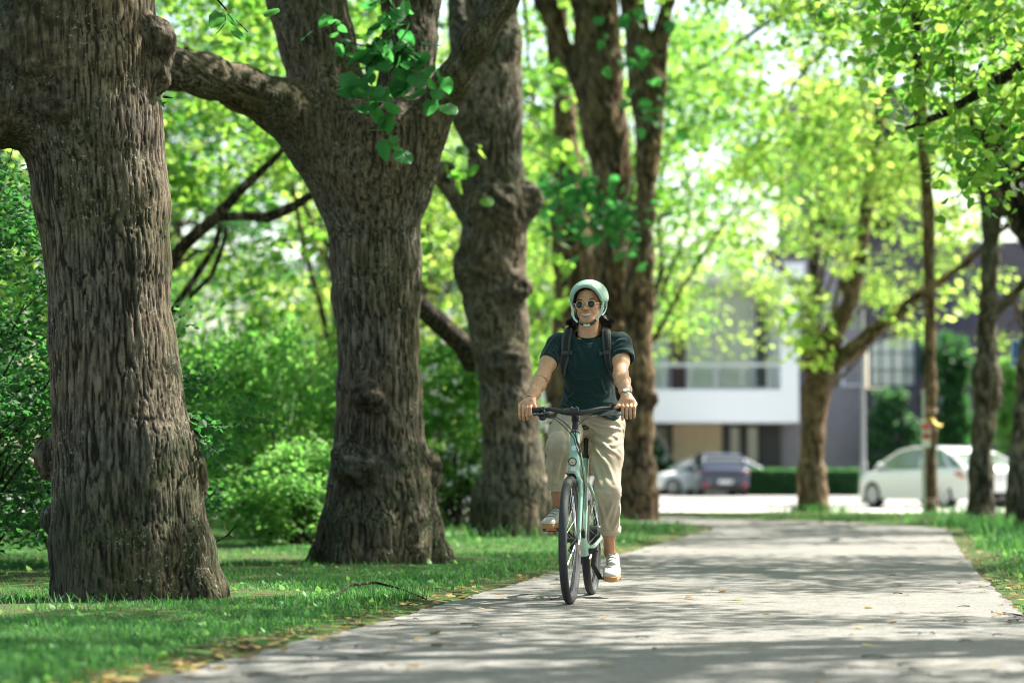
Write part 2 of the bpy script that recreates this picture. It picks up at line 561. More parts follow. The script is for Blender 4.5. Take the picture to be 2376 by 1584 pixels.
Lpx = [(330, 1584), (523, 1532), (631, 1504), (786, 1470), (925, 1433), (1069, 1390), (1194, 1356), (1300, 1325), (1500, 1270), (1600, 1243), (1650, 1230)]
Lp = [ground(*p)[:2] for p in Lpx]
Lp = [np.array([-2.3, -12.0]), np.array([-1.9, 4.0])] + Lp
junction_l = [ground(1655, 1224)[:2], ground(1610, 1216)[:2], ground(1500, 1212)[:2], np.array([-9.0, 37.5]), np.array([-9.0, 41.8])]
far_edge = [ground(1400, 1196)[:2], ground(1540, 1198)[:2], ground(1720, 1204)[:2], ground(1900, 1209)[:2], ground(2060, 1217)[:2], ground(2190, 1226)[:2]]
Rpx = [(2207, 1242), (2216, 1262), (2238, 1292), (2267, 1327), (2319, 1375), (2376, 1434), (2520, 1560)]
Rp = [ground(*p)[:2] for p in Rpx] + [np.array([1.9, 4.0]), np.array([1.7, -12.0])]
POLY = np.array(Lp + junction_l + far_edge + Rp)

def densify(poly, step):
    out = []
    for i in range(len(poly)):
        a, b = poly[i], poly[(i + 1) % len(poly)]
        n = max(1, int(np.linalg.norm(b - a) / step))
        for k in range(n): out.append(a + (b - a) * k / n)
    return np.array(out)
EDGE = densify(POLY, 0.06)
# ragged edge where soil and grass creep over the asphalt
_t = fbm(np.c_[EDGE * 3.0, np.zeros(len(EDGE))], 3) * 0.035
_c = fbm(np.c_[EDGE * 3.0, np.full(len(EDGE), 9.0)], 3) * 0.035
EDGE_R = EDGE + np.c_[_t, _c]

def inside(P, poly=POLY):
    x, y = P[:, 0], P[:, 1]
    r = np.zeros(len(P), bool)
    j = len(poly) - 1
    for i in range(len(poly)):
        xi, yi = poly[i]; xj, yj = poly[j]
        r ^= ((yi > y) != (yj > y)) & (x < (xj - xi) * (y - yi) / (yj - yi + 1e-12) + xi)
        j = i
    return r
def edge_dist(P, poly=POLY):
    d = np.full(len(P), 1e9)
    for i in range(len(poly)):
        a, b = poly[i], poly[(i + 1) % len(poly)]
        ab = b - a
        t = np.clip(((P[:, :2] - a) @ ab) / (ab @ ab), 0, 1)
        d = np.minimum(d, np.linalg.norm(P[:, :2] - a - t[:, None] * ab, axis=1))
    return d
ed = edge_dist(fl); ins_ = inside(fl)
fl[:, 2] = gz(fl[:, 0], fl[:, 1]) + np.where(ins_, -0.03, np.clip(ed, 0, 1) * 0.03 - 0.006) + np.where(ins_, 0, np.clip(ed * 2, 0, 1) * 0.02 * noise(np.c_[fl[:, :2] * 0.8, ed * 0]))
ni, nj = len(xs), len(ys)
idx = np.arange(ni * nj).reshape(ni, nj)
GF = np.stack([idx[:-1, :-1], idx[1:, :-1], idx[1:, 1:], idx[:-1, 1:]], -1).reshape(-1, 4)
tag(mesh_np('ground', fl, GF, SOIL), kind='structure')

from mathutils.geometry import tessellate_polygon
pv = np.c_[EDGE_R, gz(EDGE_R[:, 0], EDGE_R[:, 1]) + 0.004]
tri = tessellate_polygon([[Vector(p) for p in pv]])
pm = bpy.data.meshes.new('path')
pvb = pv.copy(); pvb[:, 2] -= 0.05
n_ = len(pv)
pm.from_pydata([tuple(p) for p in pv] + [tuple(p) for p in pvb], [], [tuple(t_) for t_ in tri] + [(i, (i + 1) % n_, n_ + (i + 1) % n_, n_ + i) for i in range(n_)])
pm.materials.append(PATH)
for p_ in pm.polygons:
    if p_.normal.z < -0.5: p_.flip()
pm.update()
po = bpy.data.objects.new('path', pm); COL.objects.link(po); tag(po, kind='structure')

sw = MB(); sw.box((0, 47.5, -.18), (60, 7.6, .32)); swo = sw.build('sunlit_verge_strip', mat('sunlit_verge_pale', (.46, .43, .39), .9, vary=.1, vscale=4)); tag(swo, kind='structure')  # pale strip added, its colour standing in for overexposed sunlit grass
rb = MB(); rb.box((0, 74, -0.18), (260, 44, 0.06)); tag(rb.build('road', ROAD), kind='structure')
kb = MB(); kb.box((0, 51.42, -0.12), (260, 0.16, 0.2)); kb.box((0, 96.1, -0.12), (260, 0.16, 0.2))
kb2 = kb.build('kerb', mat('kerb_stone', (0.32, 0.31, 0.29), 0.9, vary=0.2)); tag(kb2, kind='structure')

# ================================================================== LEAVES
KITE = np.array([(0, 0, 0), (0.36, 0.42, 0.07), (0, 1, -0.06), (-0.36, 0.42, 0.07)])
KITE_F = np.array([(0, 1, 2, 3)])
HEART = np.array([(0, 0.02, 0), (0, 0.5, 0), (0, 1.05, -0.08), (-0.30, -0.06, 0.05), (-0.50, 0.30, 0.08), (-0.33, 0.72, 0.03), (0.30, -0.06, 0.05), (0.50, 0.30, 0.08), (0.33, 0.72, 0.03)])
HEART_F = np.array([(0, 3, 4, 1), (1, 4, 5, 2), (1, 7, 6, 0), (2, 8, 7, 1)])

def leaf_arrays(P, size, r, shape='kite', droop=(-75, 15), roll=55, sv=0.35, yaw=None):
    n = len(P)
    B, F = (KITE, KITE_F) if shape == 'kite' else (HEART, HEART_F)
    ya = r.uniform(0, 2 * np.pi, n) if yaw is None else yaw
    pi_ = np.radians(r.uniform(droop[0], droop[1], n)); ro = np.radians(r.uniform(-roll, roll, n))
    s = size * r.uniform(1 - sv, 1 + sv, n)
    ax = np.stack([np.cos(ya) * np.cos(pi_), np.sin(ya) * np.cos(pi_), np.sin(pi_)], 1)
    sd_ = np.stack([-np.sin(ya), np.cos(ya), 0 * ya], 1)
    up = np.cross(sd_, ax) * -1
    s2 = sd_ * np.cos(ro)[:, None] + up * np.sin(ro)[:, None]
    u2 = np.cross(ax, s2) * -1
    V = P[:, None, :] + s[:, None, None] * (B[None, :, 0:1] * s2[:, None] + B[None, :, 1:2] * ax[:, None] + B[None, :, 2:3] * u2[:, None])
    Fa = F[None] + (np.arange(n) * len(B))[:, None, None]
    return V.reshape(-1, 3), Fa.reshape(-1, 4)

def clump_points(C, rad, n, r, flat=0.55):
    """n points around each clump centre"""
    k = len(C)
    d = r.normal(size=(k, n, 3)); d /= np.linalg.norm(d, axis=2)[:, :, None]
    rr = r.uniform(0, 1, (k, n, 1)) ** 0.45
    rad = np.asarray(rad).reshape(-1, 1, 1)
    P = d * rr * rad
    P[:, :, 2] *= flat
    P[:, :, 2] -= 0.25 * (P[:, :, 0] ** 2 + P[:, :, 1] ** 2) / rad[:, :, 0]
    return (C[:, None] + P).reshape(-1, 3)

def crown_centres(c, rad, k, r, shell=0.5, cut=None):
    d = r.normal(size=(k * 3, 3)); d /= np.linalg.norm(d, axis=1)[:, None]
    rr = (shell + (1 - shell) * r.uniform(0, 1, (k * 3, 1)) ** 0.6)
    lump = 1 + 0.28 * noise(d * 1.7 + c[0])[:, None]
    P = np.array(c) + d * rr * lump * np.array(rad)
    if cut is not None: P = P[cut(P)]
    return P[:k]

def limb_path(a, b, r, sag=0.0, n=6, wob=0.12):
    a = np.array(a, float); b = np.array(b, float)
    L = np.linalg.norm(b - a)
    t = np.linspace(0, 1, n + 1)
    P = a + (b - a) * t[:, None]
    P[:, 2] += np.sin(t * np.pi) * L * (0.12 - sag)
    P[1:-1] += r.normal(size=(n - 1, 3)) * wob * L * 0.25
    return P

def limb_mesh(starts, ends, rads, r, name, parent, m=BARK_FINE, twigs=0):
    mb = MB()
    for a, b, rd in zip(starts, ends, rads):
        P = limb_path(a, b, r)
        mb.tube(P, [rd * (1 - 0.85 * i / (len(P) - 1)) for i in range(len(P))], 6, cap=False)
        for _ in range(twigs):
            i = r.integers(2, len(P)); q = P[i] + r.normal(size=3) * np.array([.8, .8, .35]) * rd * 14
            mb.tube(limb_path(P[i], q, r, n=3), [rd * 0.3, rd * 0.22, rd * 0.14, rd * 0.07], 5, cap=False)
    return mb.build(name, m, parent, smooth=60, fix=False)

# ================================================================== TRUNKS
def to_z(d):
    d = Vector([float(c) for c in d]).normalized()
    return np.array(d.rotation_difference(Vector((0, 0, 1))).to_matrix())

def rows(rs, Y, dy=0.0):
    """silhouette rows (py, x left, x right) at depth Y -> centre points and radii"""
    P, rd = [], []
    for i, (py, xl, xr) in enumerate(rs):
        a = at(xl, py, Y); b = at(xr, py, Y)
        P.append((a + b) / 2); rd.append(np.linalg.norm(b - a) / 2)
    return P, rd

def bark_trunk(name, sd, h, limbs, parent, m, freq=19.0, amp=0.016, zf=0.15, burls=(), smooth=2, moss=(0, 0), lo=None, hi=None):
    """limbs: [(point, direction, reach)] pieces whose grain follows their own direction"""
    V, F = sd.mesh(h, lo, hi)
    V = vsmooth(V, F, smooth)
    N = vnormals(V, F)
    Hs = 0; Ws = 0
    for p, d, reach in limbs:
        M = to_z(d)
        q = (V - np.array(p)) @ M.T
        w = np.exp(-np.clip((np.sqrt((np.minimum(q[:, 2], 0)) ** 2 + q[:, 0] ** 2 + q[:, 1] ** 2) / reach), 0, 6) ** 2) + 1e-5
        warp = np.stack([noise(q * np.array([2.2, 2.2, 1.1]) + 3), noise(q * np.array([2.2, 2.2, 1.1]) + 11)], 1) * 0.045
        wob = np.stack([noise(q * np.array([9, 9, 5.]) + 23), noise(q * np.array([9, 9, 5.]) + 41)], 1) * 0.005
        x = np.c_[(q[:, :2] + warp + wob) * freq, q[:, 2] * freq * zf]
        a = np.abs(noise(x + 5)); b = np.abs(noise(x * np.array([2.1, 2.1, 2.3]) + 31)); c3 = np.abs(noise(x * np.array([1.3, 1.3, 5.5]) + 57))
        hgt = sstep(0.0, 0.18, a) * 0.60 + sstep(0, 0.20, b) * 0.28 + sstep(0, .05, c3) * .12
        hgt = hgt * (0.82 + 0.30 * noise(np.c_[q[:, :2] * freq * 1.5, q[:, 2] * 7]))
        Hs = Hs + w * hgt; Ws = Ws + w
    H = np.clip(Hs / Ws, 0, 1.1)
    rough = np.zeros(len(V))
    for c, rr in burls:
        dd = np.linalg.norm(V - np.array(c), axis=1) / rr
        rough = np.maximum(rough, np.clip(1.4 - dd, 0, 1))
    bl = 0.5 + 0.5 * fbm(V * 14, 3)
    H = H * (1 - rough) + bl * rough
    big = fbm(V * 2.1, 2)
    disp = (H - 0.55) * amp * 2 + fbm(V * 30, 3) * amp * 0.16 + big * amp * 1.6 + rough * fbm(V * 9, 3) * amp * 3.6
    disp *= 1 - .35 * np.clip((.9 - V[:, 2]) / .9, 0, 1)
    V2 = V + N * disp[:, None]
    mo = np.clip(0.25 + 0.9 * fbm(V * 1.3 + 2, 3) + moss[0] * np.clip((1.0 - V[:, 2]) / 1.0, 0, 1) + moss[1] * N[:, 0], 0, 1)
    return mesh_np(name, V2, F, m, parent, True, np.c_[H, mo, rough])

def flare(sd, c, r0, dirs, z=0.32, k=0.12):
    for ang, L in dirs:
        d = np.array([math.cos(R(ang)), math.sin(R(ang)), 0]); up = np.array([0, 0, 1.])
        p0 = c + d * r0 * .55 + up * .85; p1 = c + d * (r0 * .80 + L * .25) + up * .30; p2 = c + d * (r0 * .92 + L * .75) + up * .06; p3 = c + d * (r0 * 1.0 + L * 1.5) - up * .12
        sd.chain([p0, p1, p2, p3], [r0 * .30, r0 * .25, r0 * .17, r0 * .08], k)

def crown(parent, name, centres, rad, n, size, m, seed, shape='kite', flat=0.55, droop=(-75, 15), base=None):
    r = np.random.default_rng(seed)
    P = clump_points(centres, rad * r.uniform(0.7, 1.3, len(centres)), n, r, flat)
    P = P[r.permutation(len(P))]
    base = np.array([0, 0, 0.]) if base is None else np.array(base)
    V, F = leaf_arrays(P - base, size, r, shape, droop)
    return mesh_np(name, V, F, m, parent, False)

UP = (0, 0, 1)
TREES = []
# ---- tree 1: the broad trunk at left front
Y1 = 14.2
t1 = empty('linden_tree', (at(300, 1405, Y1)[0], Y1, 0))
tag(t1, 'broadest grey trunk, with deep bark ridges, a mossy flared foot and a thick cut bough', 'tree', 'linden trees along the path')
b1 = np.array(t1.location)
P1, R1 = rows([(-560, -40, 420), (-200, 20, 360), (0, 15, 355), (150, 25, 368), (300, 50, 378), (450, 84, 386), (600, 108, 392), (800, 118, 404), (900, 124, 418), (1000, 128, 435), (1150, 132, 448), (1250, 135, 458), (1340, 136, 466), (1420, 134, 470), (1500, 134, 470)], Y1)
s = SDF()
s.chain(P1 - b1, [r * 0.985 for r in R1], 0.06)
c0 = P1[-2] - b1; c0[2] = 0
flare(s, c0, R1[-3], [(-26, .15), (-62, .0), (-108, .0), (-165, -.06), (20, .12), (80, .15), (150, .02)])
def burl(sd, px, py, Y, r, sq=(1, 1, 1), b=(0, 0, 0), k=0.05):
    c = at(px, py, Y) - np.array(b)
    sd.ell(c, np.array(sq) * r, k=k)
    return (c, r * 1.15)
B = [burl(s, 364, 95, Y1 - .12, .10, (1, 1, 1.35), b1, .07), burl(s, 372, 170, Y1 - .1, .06, (1, 1, 1.8), b1, .06),
     burl(s, 40, 120, Y1 - .22, .27, (1.15, 1, 1.1), b1, .12), burl(s, -40, 250, Y1 - .2, .26, (1.5, 1, .9), b1, .1),
     burl(s, 130, 252, Y1 - .40, .075, (1.2, .8, .8), b1, .04), burl(s, 118, 1062, Y1 - .02, .085, (1, 1, 1.3), b1, .05),
     burl(s, 130, 1205, Y1 + .05, .08, (1, 1, 1.2), b1, .05), burl(s, 449, 1105, Y1, .075, (1, 1, 1.7), b1, .07), burl(s, 95, 20, Y1 - .28, .2, (1, .8, 1.2), b1, .1)]
s.cone(at(60, 200, Y1 - .05) - b1, at(-320, 290, Y1 - .2) - b1, .26, .2, .12)
s.cone(at(60, 285, Y1 - .2) - b1, at(-120, 262, Y1 - .5) - b1, .05, .045, .04)
s.cone(at(190, -560, Y1) - b1, at(-60, -1300, Y1 + .5) - b1, .42, .26, .2)
s.cone(at(230, -560, Y1) - b1, at(560, -1400, Y1 - .6) - b1, .40, .24, .2)
bark_trunk('trunk', s, 0.0092, [((c0[0], c0[1], -.6), (-.045, 0, 1), .9), (at(60, 200, Y1) - b1 + [.3, 0, 0], (-1, -.1, -.2), .33), ], t1, BARK, 36, 0.0088, 0.052, B, 1, (1.5, 0.35), hi=(3.2, 1.4, 5.6), lo=(-2.2, -1.2, -0.25))

# ---- tree 2: the forked trunk
Y2 = 19.8
t2 = empty('linden_tree', (at(880, 1300, Y2)[0], Y2, 0))
tag(t2, 'forked trunk with knobbly burls and a long low bough reaching behind the broadest trunk', 'tree', 'linden trees along the path')
b2 = np.array(t2.location)
P2, R2 = rows([(330, 752, 1012), (400, 730, 1000), (450, 746, 986), (500, 757, 976), (600, 769, 978), (700, 775, 972), (800, 785, 973), (900, 782, 977), (1000, 777, 982), (1150, 772, 998), (1225, 762, 1004), (1290, 752, 1012), (1380, 745, 1020)], Y2)
s = SDF()
s.chain(np.array(P2) - b2, [r * 0.975 for r in R2], 0.06)
c0 = np.array([P2[-2][0] - b2[0], 0, 0])
flare(s, c0, R2[-3] * .98, [(-8, .17), (-45, .10), (-85, .02), (-125, .05), (-168, .15), (165, .1), (60, .15), (110, .1)], 0.3, .1)
lft = [at(812, 380, Y2), at(762, 230, Y2), at(738, 100, Y2), at(712, 0, Y2), at(660, -300, Y2), at(610, -700, Y2 + .5)]
s.chain(np.array(lft) - b2, [.30, .29, .275, .285, .25, .18], 0.10)
bough = [at(800, 440, Y2), at(735, 330, Y2 - .1), at(655, 250, Y2 - .25), at(560, 205, Y2 - .5), at(480, 178, Y2 - .8), at(395, 160, Y2 - 1.1), at(280, 150, Y2 - 1.5), at(100, 80, Y2 - 2)]
s.chain(np.array(bough) - b2, [.24, .23, .20, .165, .15, .14, .13, .1], 0.09)
mid = [at(900, 420, Y2 + .1), at(938, 260, Y2 + .2), at(950, 100, Y2 + .3), at(953, 0, Y2 + .35), at(965, -400, Y2 + .5), at(980, -800, Y2 + .6)]
s.chain(np.array(mid) - b2, [.27, .24, .20, .215, .19, .15], 0.08)
rgt = [at(925, 430, Y2 - .05), at(985, 300, Y2 - .15), at(1050, 190, Y2 - .2), at(1102, 98, Y2 - .25), at(1166, 0, Y2 - .3), at(1400, -400, Y2 - .5), at(1600, -800, Y2 - .6)]
s.chain(np.array(rgt) - b2, [.25, .17, .125, .12, .115, .1, .08], 0.08)
B = [burl(s, 858, 925, Y2 - .33, .125, (1, .85, .75), b2, .03), burl(s, 838, 1085, Y2 - .30, .20, (1.05, .85, .75), b2, .035), burl(s, 815, 1050, Y2 - .30, .12, (1.2, .8, .7), b2, .04), burl(s, 850, 900, Y2 - .31, .09, (1.5, .8, .5), b2, .03),
     burl(s, 1000, 1094, Y2, .10, (.9, 1, 1.5), b2, .05), burl(s, 838, 425, Y2 - .30, .07, (1, .7, 1.5), b2, .04)]
bark_trunk('trunk', s, 0.0135, [((c0[0], c0[1], -.6), UP, 1.0), (at(800, 400, Y2) - b2, np.array(lft[3]) - lft[0], .32), (at(735, 330, Y2) - b2, np.array(bough[5]) - bough[1], .26),
            (at(925, 400, Y2) - b2, np.array(rgt[4]) - rgt[0], .24), (at(905, 400, Y2 + .2) - b2, np.array(mid[3]) - mid[0], .24)], t2, BARK, 33, 0.0100, 0.058, B, 1, (0.8, 0.5), lo=(-3.4, -2.4, -.25), hi=(2.4, 1.5, 5.8))

# ---- tree 3: lumpy trunk behind the rider's left
Y3 = 27.8
t3 = empty('linden_tree', (at(1200, 1250, Y3)[0], Y3, 0))
tag(t3, 'lumpy dark trunk with swollen burls and a broken stub, next beyond the forked trunk', 'tree', 'linden trees along the path')
b3 = np.array(t3.location)
P3, R3 = rows([(-500, 1060, 1190), (0, 1083, 1196), (100, 1090, 1208), (200, 1070, 1207), (260, 1052, 1208), (330, 1082, 1208), (400, 1092, 1212), (500, 1088, 1225), (560, 1070, 1218), (620, 1062, 1214), (700, 1078, 1220), (760, 1095, 1220), (850, 1108, 1228), (950, 1116, 1245), (1050, 1122, 1256), (1130, 1120, 1264), (1200, 1112, 1272), (1320, 1106, 1284)], Y3)
s = SDF()
s.chain(np.array(P3) - b3, [r * .98 for r in R3], .1)
s.cone(at(1100, 480, Y3) - b3, at(1030, 405, Y3) - b3, .2, .13, .1)
s.cone(at(1090, 230, Y3) - b3, at(1055, -60, Y3 + .5) - b3, .15, .11, .12)
s.cone(at(1140, 1150, Y3) - b3, at(1122, 1260, Y3) - b3, .22, .20, .1)
s.cone(at(1245, 1150, Y3) - b3, at(1278, 1262, Y3) - b3, .2, .12, .1)
B = [burl(s, 1225, 465, Y3 - .05, .16, (1, 1, 1.3), b3, .1), burl(s, 1168, 838, Y3 - .2, .2, (1, .8, 1), b3, .08), burl(s, 1150, 480, Y3 - .2, .3, (1, .7, 1), b3, .1), burl(s, 1110, 620, Y3 - .1, .26, (1, .8, 1.2), b3, .1), burl(s, 1180, 670, Y3 - .22, .22, (1.2, .7, .8), b3, .08)]
bark_trunk('trunk', s, 0.024, [((0, 0, -.6), UP, 1.2)], t3, BARK, 27, 0.014, 0.07, B, 1, (0.5, 0.3), hi=(1.8, 1.5, 7.6), lo=(-1.6, -1.2, -.3))
lb = MB()
lb.tube(np.array([at(1100, 845, Y3 + 1.2), at(1075, 800, Y3 + 1.0), at(1020, 750, Y3 + .8), at(965, 700, Y3 + .6), at(900, 660, Y3)]) - b3, [.13, .125, .12, .11, .09], 12)
lb.build('broken_bough', BARK_FINE, t3, smooth=50)

# ---- trees 4a, 4b, 4c: the group behind the rider
def simple_tree(name, label, group, Y, chains, base, h=0.03, m=BARK_B, freq=11, amp=0.02, burls=(), k=.08, zmax=None):
    t = empty(name, (at(base[0], base[1], Y)[0], Y, float(gz(0, Y))))
    tag(t, label, 'tree', group)
    b = np.array(t.location); s = SDF(); limbs = []
    for ch in chains:
        P, Rr = [], []
        for (py, xl, xr, *dy) in ch:
            yy = Y + (dy[0] if dy else 0)
            a_, b_ = at(xl, py, yy), at(xr, py, yy)
            P.append((a_ + b_) / 2 - b); Rr.append(np.linalg.norm(b_ - a_) / 2)
        s.chain(P, Rr, k)
        limbs.append((P[-1], P[0] - P[-1], .35))
    B_ = [burl(s, *q[:2], Y + q[3], q[2], q[4], b, k) for q in burls]
    bark_trunk('trunk', s, h, limbs, t, m, freq, amp, 0.14, B_, 1, (0.3, 0))
    return t
G4 = 'linden trees along the path'
t4a = simple_tree('linden_tree', 'tall leaning brown trunk rising directly behind the helmeted rider', G4, 38.6,
    [[(-900, 1200, 1280), (-300, 1290, 1390), (0, 1326, 1432), (150, 1336, 1441), (300, 1352, 1456), (400, 1378, 1461), (500, 1381, 1460), (600, 1378, 1452), (700, 1384, 1458), (900, 1400, 1480), (1100, 1410, 1490), (1230, 1408, 1500)],
     [(-80, 1215, 1262), (0, 1243, 1288), (80, 1275, 1316), (170, 1318, 1350), (260, 1352, 1392)]], (1440, 1205))
t4b = simple_tree('linden_tree', 'brown trunk close beside the rider that splits in two near the top', G4, 38.0,
    [[(-700, 1390, 1450), (-200, 1425, 1480), (0, 1442, 1494), (120, 1452, 1512), (200, 1460, 1545), (300, 1476, 1537), (400, 1478, 1522), (500, 1472, 1518), (600, 1456, 1517), (700, 1448, 1515), (800, 1449, 1511), (930, 1452, 1518), (1000, 1450, 1514), (1100, 1446, 1519), (1160, 1442, 1524), (1240, 1432, 1534)],
     [(-500, 1600, 1632), (-150, 1552, 1586), (0, 1532, 1562), (80, 1518, 1552), (160, 1500, 1545)]], (1480, 1205), burls=[(1508, 930, .11, -.1, (1, 1, 1.2))])
t4c = simple_tree('linden_tree', 'shaded trunk half hidden between the lumpy trunk and the leaning trunk', G4, 44.0,
    [[(-500, 1180, 1240), (0, 1262, 1312), (300, 1288, 1336), (400, 1282, 1356), (500, 1276, 1364), (600, 1284, 1380), (700, 1290, 1390), (900, 1270, 1378), (1000, 1262, 1370), (1190, 1256, 1375)]], (1310, 1190))
# ---- right side
GR = 'younger trees by the street'
t5 = simple_tree('street_tree', 'short stout trunk forking into two slender boughs on the sunny verge', GR, 46.5,
    [[(820, 1865, 1925), (870, 1864, 1936), (900, 1862, 1926), (1000, 1859, 1912), (1100, 1852, 1914), (1185, 1850, 1922), (1230, 1846, 1930)],
     [(60, 2078, 2100, .6), (200, 2048, 2070, .5), (330, 2018, 2042, .4), (480, 1998, 2024, .3), (640, 1975, 2005, .2), (700, 1955, 1990, .1), (780, 1905, 1955), (850, 1880, 1930)],
     [(520, 2335, 2345, -.7), (610, 2236, 2249, -.5), (680, 2132, 2151, -.4), (720, 2075, 2103, -.3), (770, 2010, 2042, -.2), (830, 1938, 1972, -.1), (880, 1895, 1935)],
     [(648, 1950, 1962), (680, 1955, 1975), (720, 1962, 1980)], [(818, 1862, 1880), (840, 1872, 1900), (870, 1880, 1910)]], (1886, 1185), 0.025, k=.06)
t6 = simple_tree('street_tree', 'dark upright trunk standing in front of the white car', GR, 39.5,
    [[(300, 2290, 2322), (480, 2284, 2325), (600, 2278, 2316), (700, 2275, 2311), (800, 2268, 2311), (870, 2258, 2320), (920, 2262, 2322), (1000, 2256, 2304), (1100, 2250, 2302), (1200, 2242, 2308), (1260, 2236, 2312)],
     [(420, 2262, 2290, .3), (470, 2276, 2300, .1), (540, 2288, 2316)],
     [(600, 2392, 2420, -.2), (520, 2345, 2372, -.1), (470, 2308, 2334), (450, 2296, 2322)],
     [(640, 2385, 2405, -.3), (690, 2335, 2356, -.1), (725, 2298, 2320)]], (2275, 1205), 0.025, BARK, burls=[(2310, 890, .08, 0, (1, 1, 1.3))])
t7 = simple_tree('street_tree', 'leaning dark trunk between the upright dark trunk and the gnarled sunlit one', GR, 36.0,
    [[(600, 2392, 2426), (800, 2368, 2410), (950, 2354, 2402), (1050, 2345, 2394), (1150, 2336, 2388), (1230, 2328, 2392), (1290, 2324, 2400)]], (2358, 1220), 0.03, BARK)
t8 = simple_tree('street_tree', 'gnarled trunk with a bright sunlit rim, nearest of the street trees', GR, 31.0,
    [[(600, 2440, 2530), (900, 2420, 2520), (1080, 2388, 2500), (1130, 2372, 2490), (1180, 2364, 2488), (1250, 2360, 2495), (1330, 2356, 2500)]], (2425, 1240), 0.03, BARK, burls=[(2376, 1110, .06, 0, (1, 1, 1.4))])
# ================================================================== CROWNS
def loc(o): return np.array(o.location)
def crown_tree(t, c, rad, k, n, size, m, seed, clump=0.75, limbs_from=None, cut=None, lr=0.09, shell=0.5, shape='kite', nl=14):
    r = np.random.default_rng(seed)
    C = crown_centres(c, rad, k, r, shell, cut)
    b = loc(t)
    crown(t, 'crown', C, np.full(len(C), clump), n, size, m, seed + 1, shape=shape, base=b)
    if limbs_from is not None:
        pick = r.permutation(len(C))[:nl]
        st = [np.array(limbs_from[i % len(limbs_from)]) - b for i in range(len(pick))]
        limb_mesh(st, C[pick] - b, [lr * r.uniform(.6, 1.1) for _ in pick], r, 'limb', t, twigs=2)
    return C

def frame_clear(P):
    """keep clumps of the near crowns out of the camera's open view below the canopy"""
    top = CAM[2] + P[:, 1] * (1094 - 60) / FPX
    return P[:, 2] > np.maximum(top + 0.9, 4.2)
_tops = lambda t, px, py, Y: at(px, py, Y)
crown_tree(t1, (-2.6, 15.5, 7.9), (4.3, 4.6, 3.0), 92, 115, .115, LEAF_N, 11, limbs_from=[at(-60, -1300, 14.7), at(560, -1400, 13.6), at(190, -560, 14.2)], cut=frame_clear, lr=.12)
crown_tree(t2, (-1.2, 20.5, 8.4), (4.6, 4.4, 3.2), 84, 105, .115, LEAF_N, 12, limbs_from=[at(610, -700, 20.3), at(980, -800, 20.4), at(1600, -800, 19.2)], cut=frame_clear, lr=.11)
crown_tree(t3, (-.3, 28, 9.4), (4.8, 4.6, 3.6), 72, 100, .12, LEAF_N, 13, limbs_from=[at(1120, -450, 27.8), at(1055, -60, 28.3)], cut=frame_clear, lr=.12)
crown_tree(t4a, (.6, 38.5, 10.2), (4.2, 4.4, 3.8), 90, 110, .13, LEAF_N, 14, limbs_from=[at(1240, -900, 38.6), at(1340, -300, 38.6)], cut=frame_clear)
crown_tree(t4b, (3.6, 37.5, 9.6), (3.8, 4.2, 3.4), 95, 110, .13, LEAF_N, 15, limbs_from=[at(1420, -700, 38), at(1616, -500, 38)], cut=frame_clear)
crown_tree(t4b, (5.3, 35, 7.6), (2.9, 2.6, 1.0), 42, 110, .12, LEAF_N, 17, limbs_from=[at(1616, -500, 38)], cut=lambda P: P[:, 2] > 6.3, nl=8)
crown_tree(t4c, (-2.0, 45, 9.6), (4.2, 4, 4.2), 60, 90, .14, LEAF_N, 16, limbs_from=[at(1210, -500, 44)], cut=lambda P: P[:, 2] > 6)

# hanging leafy sprays: (anchor, list of points the spray runs through), leaves along the twig
def spray(parent, runs, size, m, seed, dens=34, spread=0.10, shape='heart', twig=0.008, name='foliage'):
    r = np.random.default_rng(seed); b = loc(parent)
    P = []; mb = MB()
    for run in runs:
        pts = np.array([np.array(p, float) for p in run])
        seg = np.linalg.norm(np.diff(pts, axis=0), axis=1)
        L = seg.sum(); n = int(L * dens)
        tt = np.sort(r.uniform(0.0, 1, n)) * L
        cs = np.r_[0, np.cumsum(seg)]
        q = np.stack([np.interp(tt, cs, pts[:, i]) for i in range(3)], 1)
        P.append(q + r.normal(size=(n, 3)) * spread * np.array([1, 1, .7]))
        mb.tube(pts - b, np.linspace(twig, twig * .4, len(pts)), 5, cap=False)
    V, F = leaf_arrays(np.concatenate(P) - b, size, r, shape, (-80, -5), 40)
    o = mesh_np(name, V, F, m, parent, False)
    mb.build('twig_cluster', BARK_FINE, o, fix=False)
    return o
A = lambda *q: at(*q)
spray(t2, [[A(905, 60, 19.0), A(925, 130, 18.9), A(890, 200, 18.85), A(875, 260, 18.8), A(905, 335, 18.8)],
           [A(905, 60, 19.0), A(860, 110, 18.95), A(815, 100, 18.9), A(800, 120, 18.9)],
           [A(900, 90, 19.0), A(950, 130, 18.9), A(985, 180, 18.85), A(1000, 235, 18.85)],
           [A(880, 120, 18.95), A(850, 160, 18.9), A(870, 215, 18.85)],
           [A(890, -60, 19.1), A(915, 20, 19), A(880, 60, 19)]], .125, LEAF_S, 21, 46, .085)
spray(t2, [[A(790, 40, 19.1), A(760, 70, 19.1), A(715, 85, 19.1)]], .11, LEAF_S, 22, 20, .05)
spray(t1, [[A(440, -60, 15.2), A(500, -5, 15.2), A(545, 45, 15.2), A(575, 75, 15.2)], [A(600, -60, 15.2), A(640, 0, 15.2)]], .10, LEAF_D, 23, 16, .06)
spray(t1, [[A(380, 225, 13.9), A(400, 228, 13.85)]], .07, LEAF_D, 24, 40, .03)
spray(t1, [[A(420, 960, 14.3), A(480, 985, 14.2), A(530, 985, 14.1)], [A(420, 960, 14.3), A(470, 1020, 14.2), A(505, 1045, 14.1)], [A(440, 1130, 14.3), A(480, 1135, 14.3)]], .045, LEAF_D, 25, 70, .035)
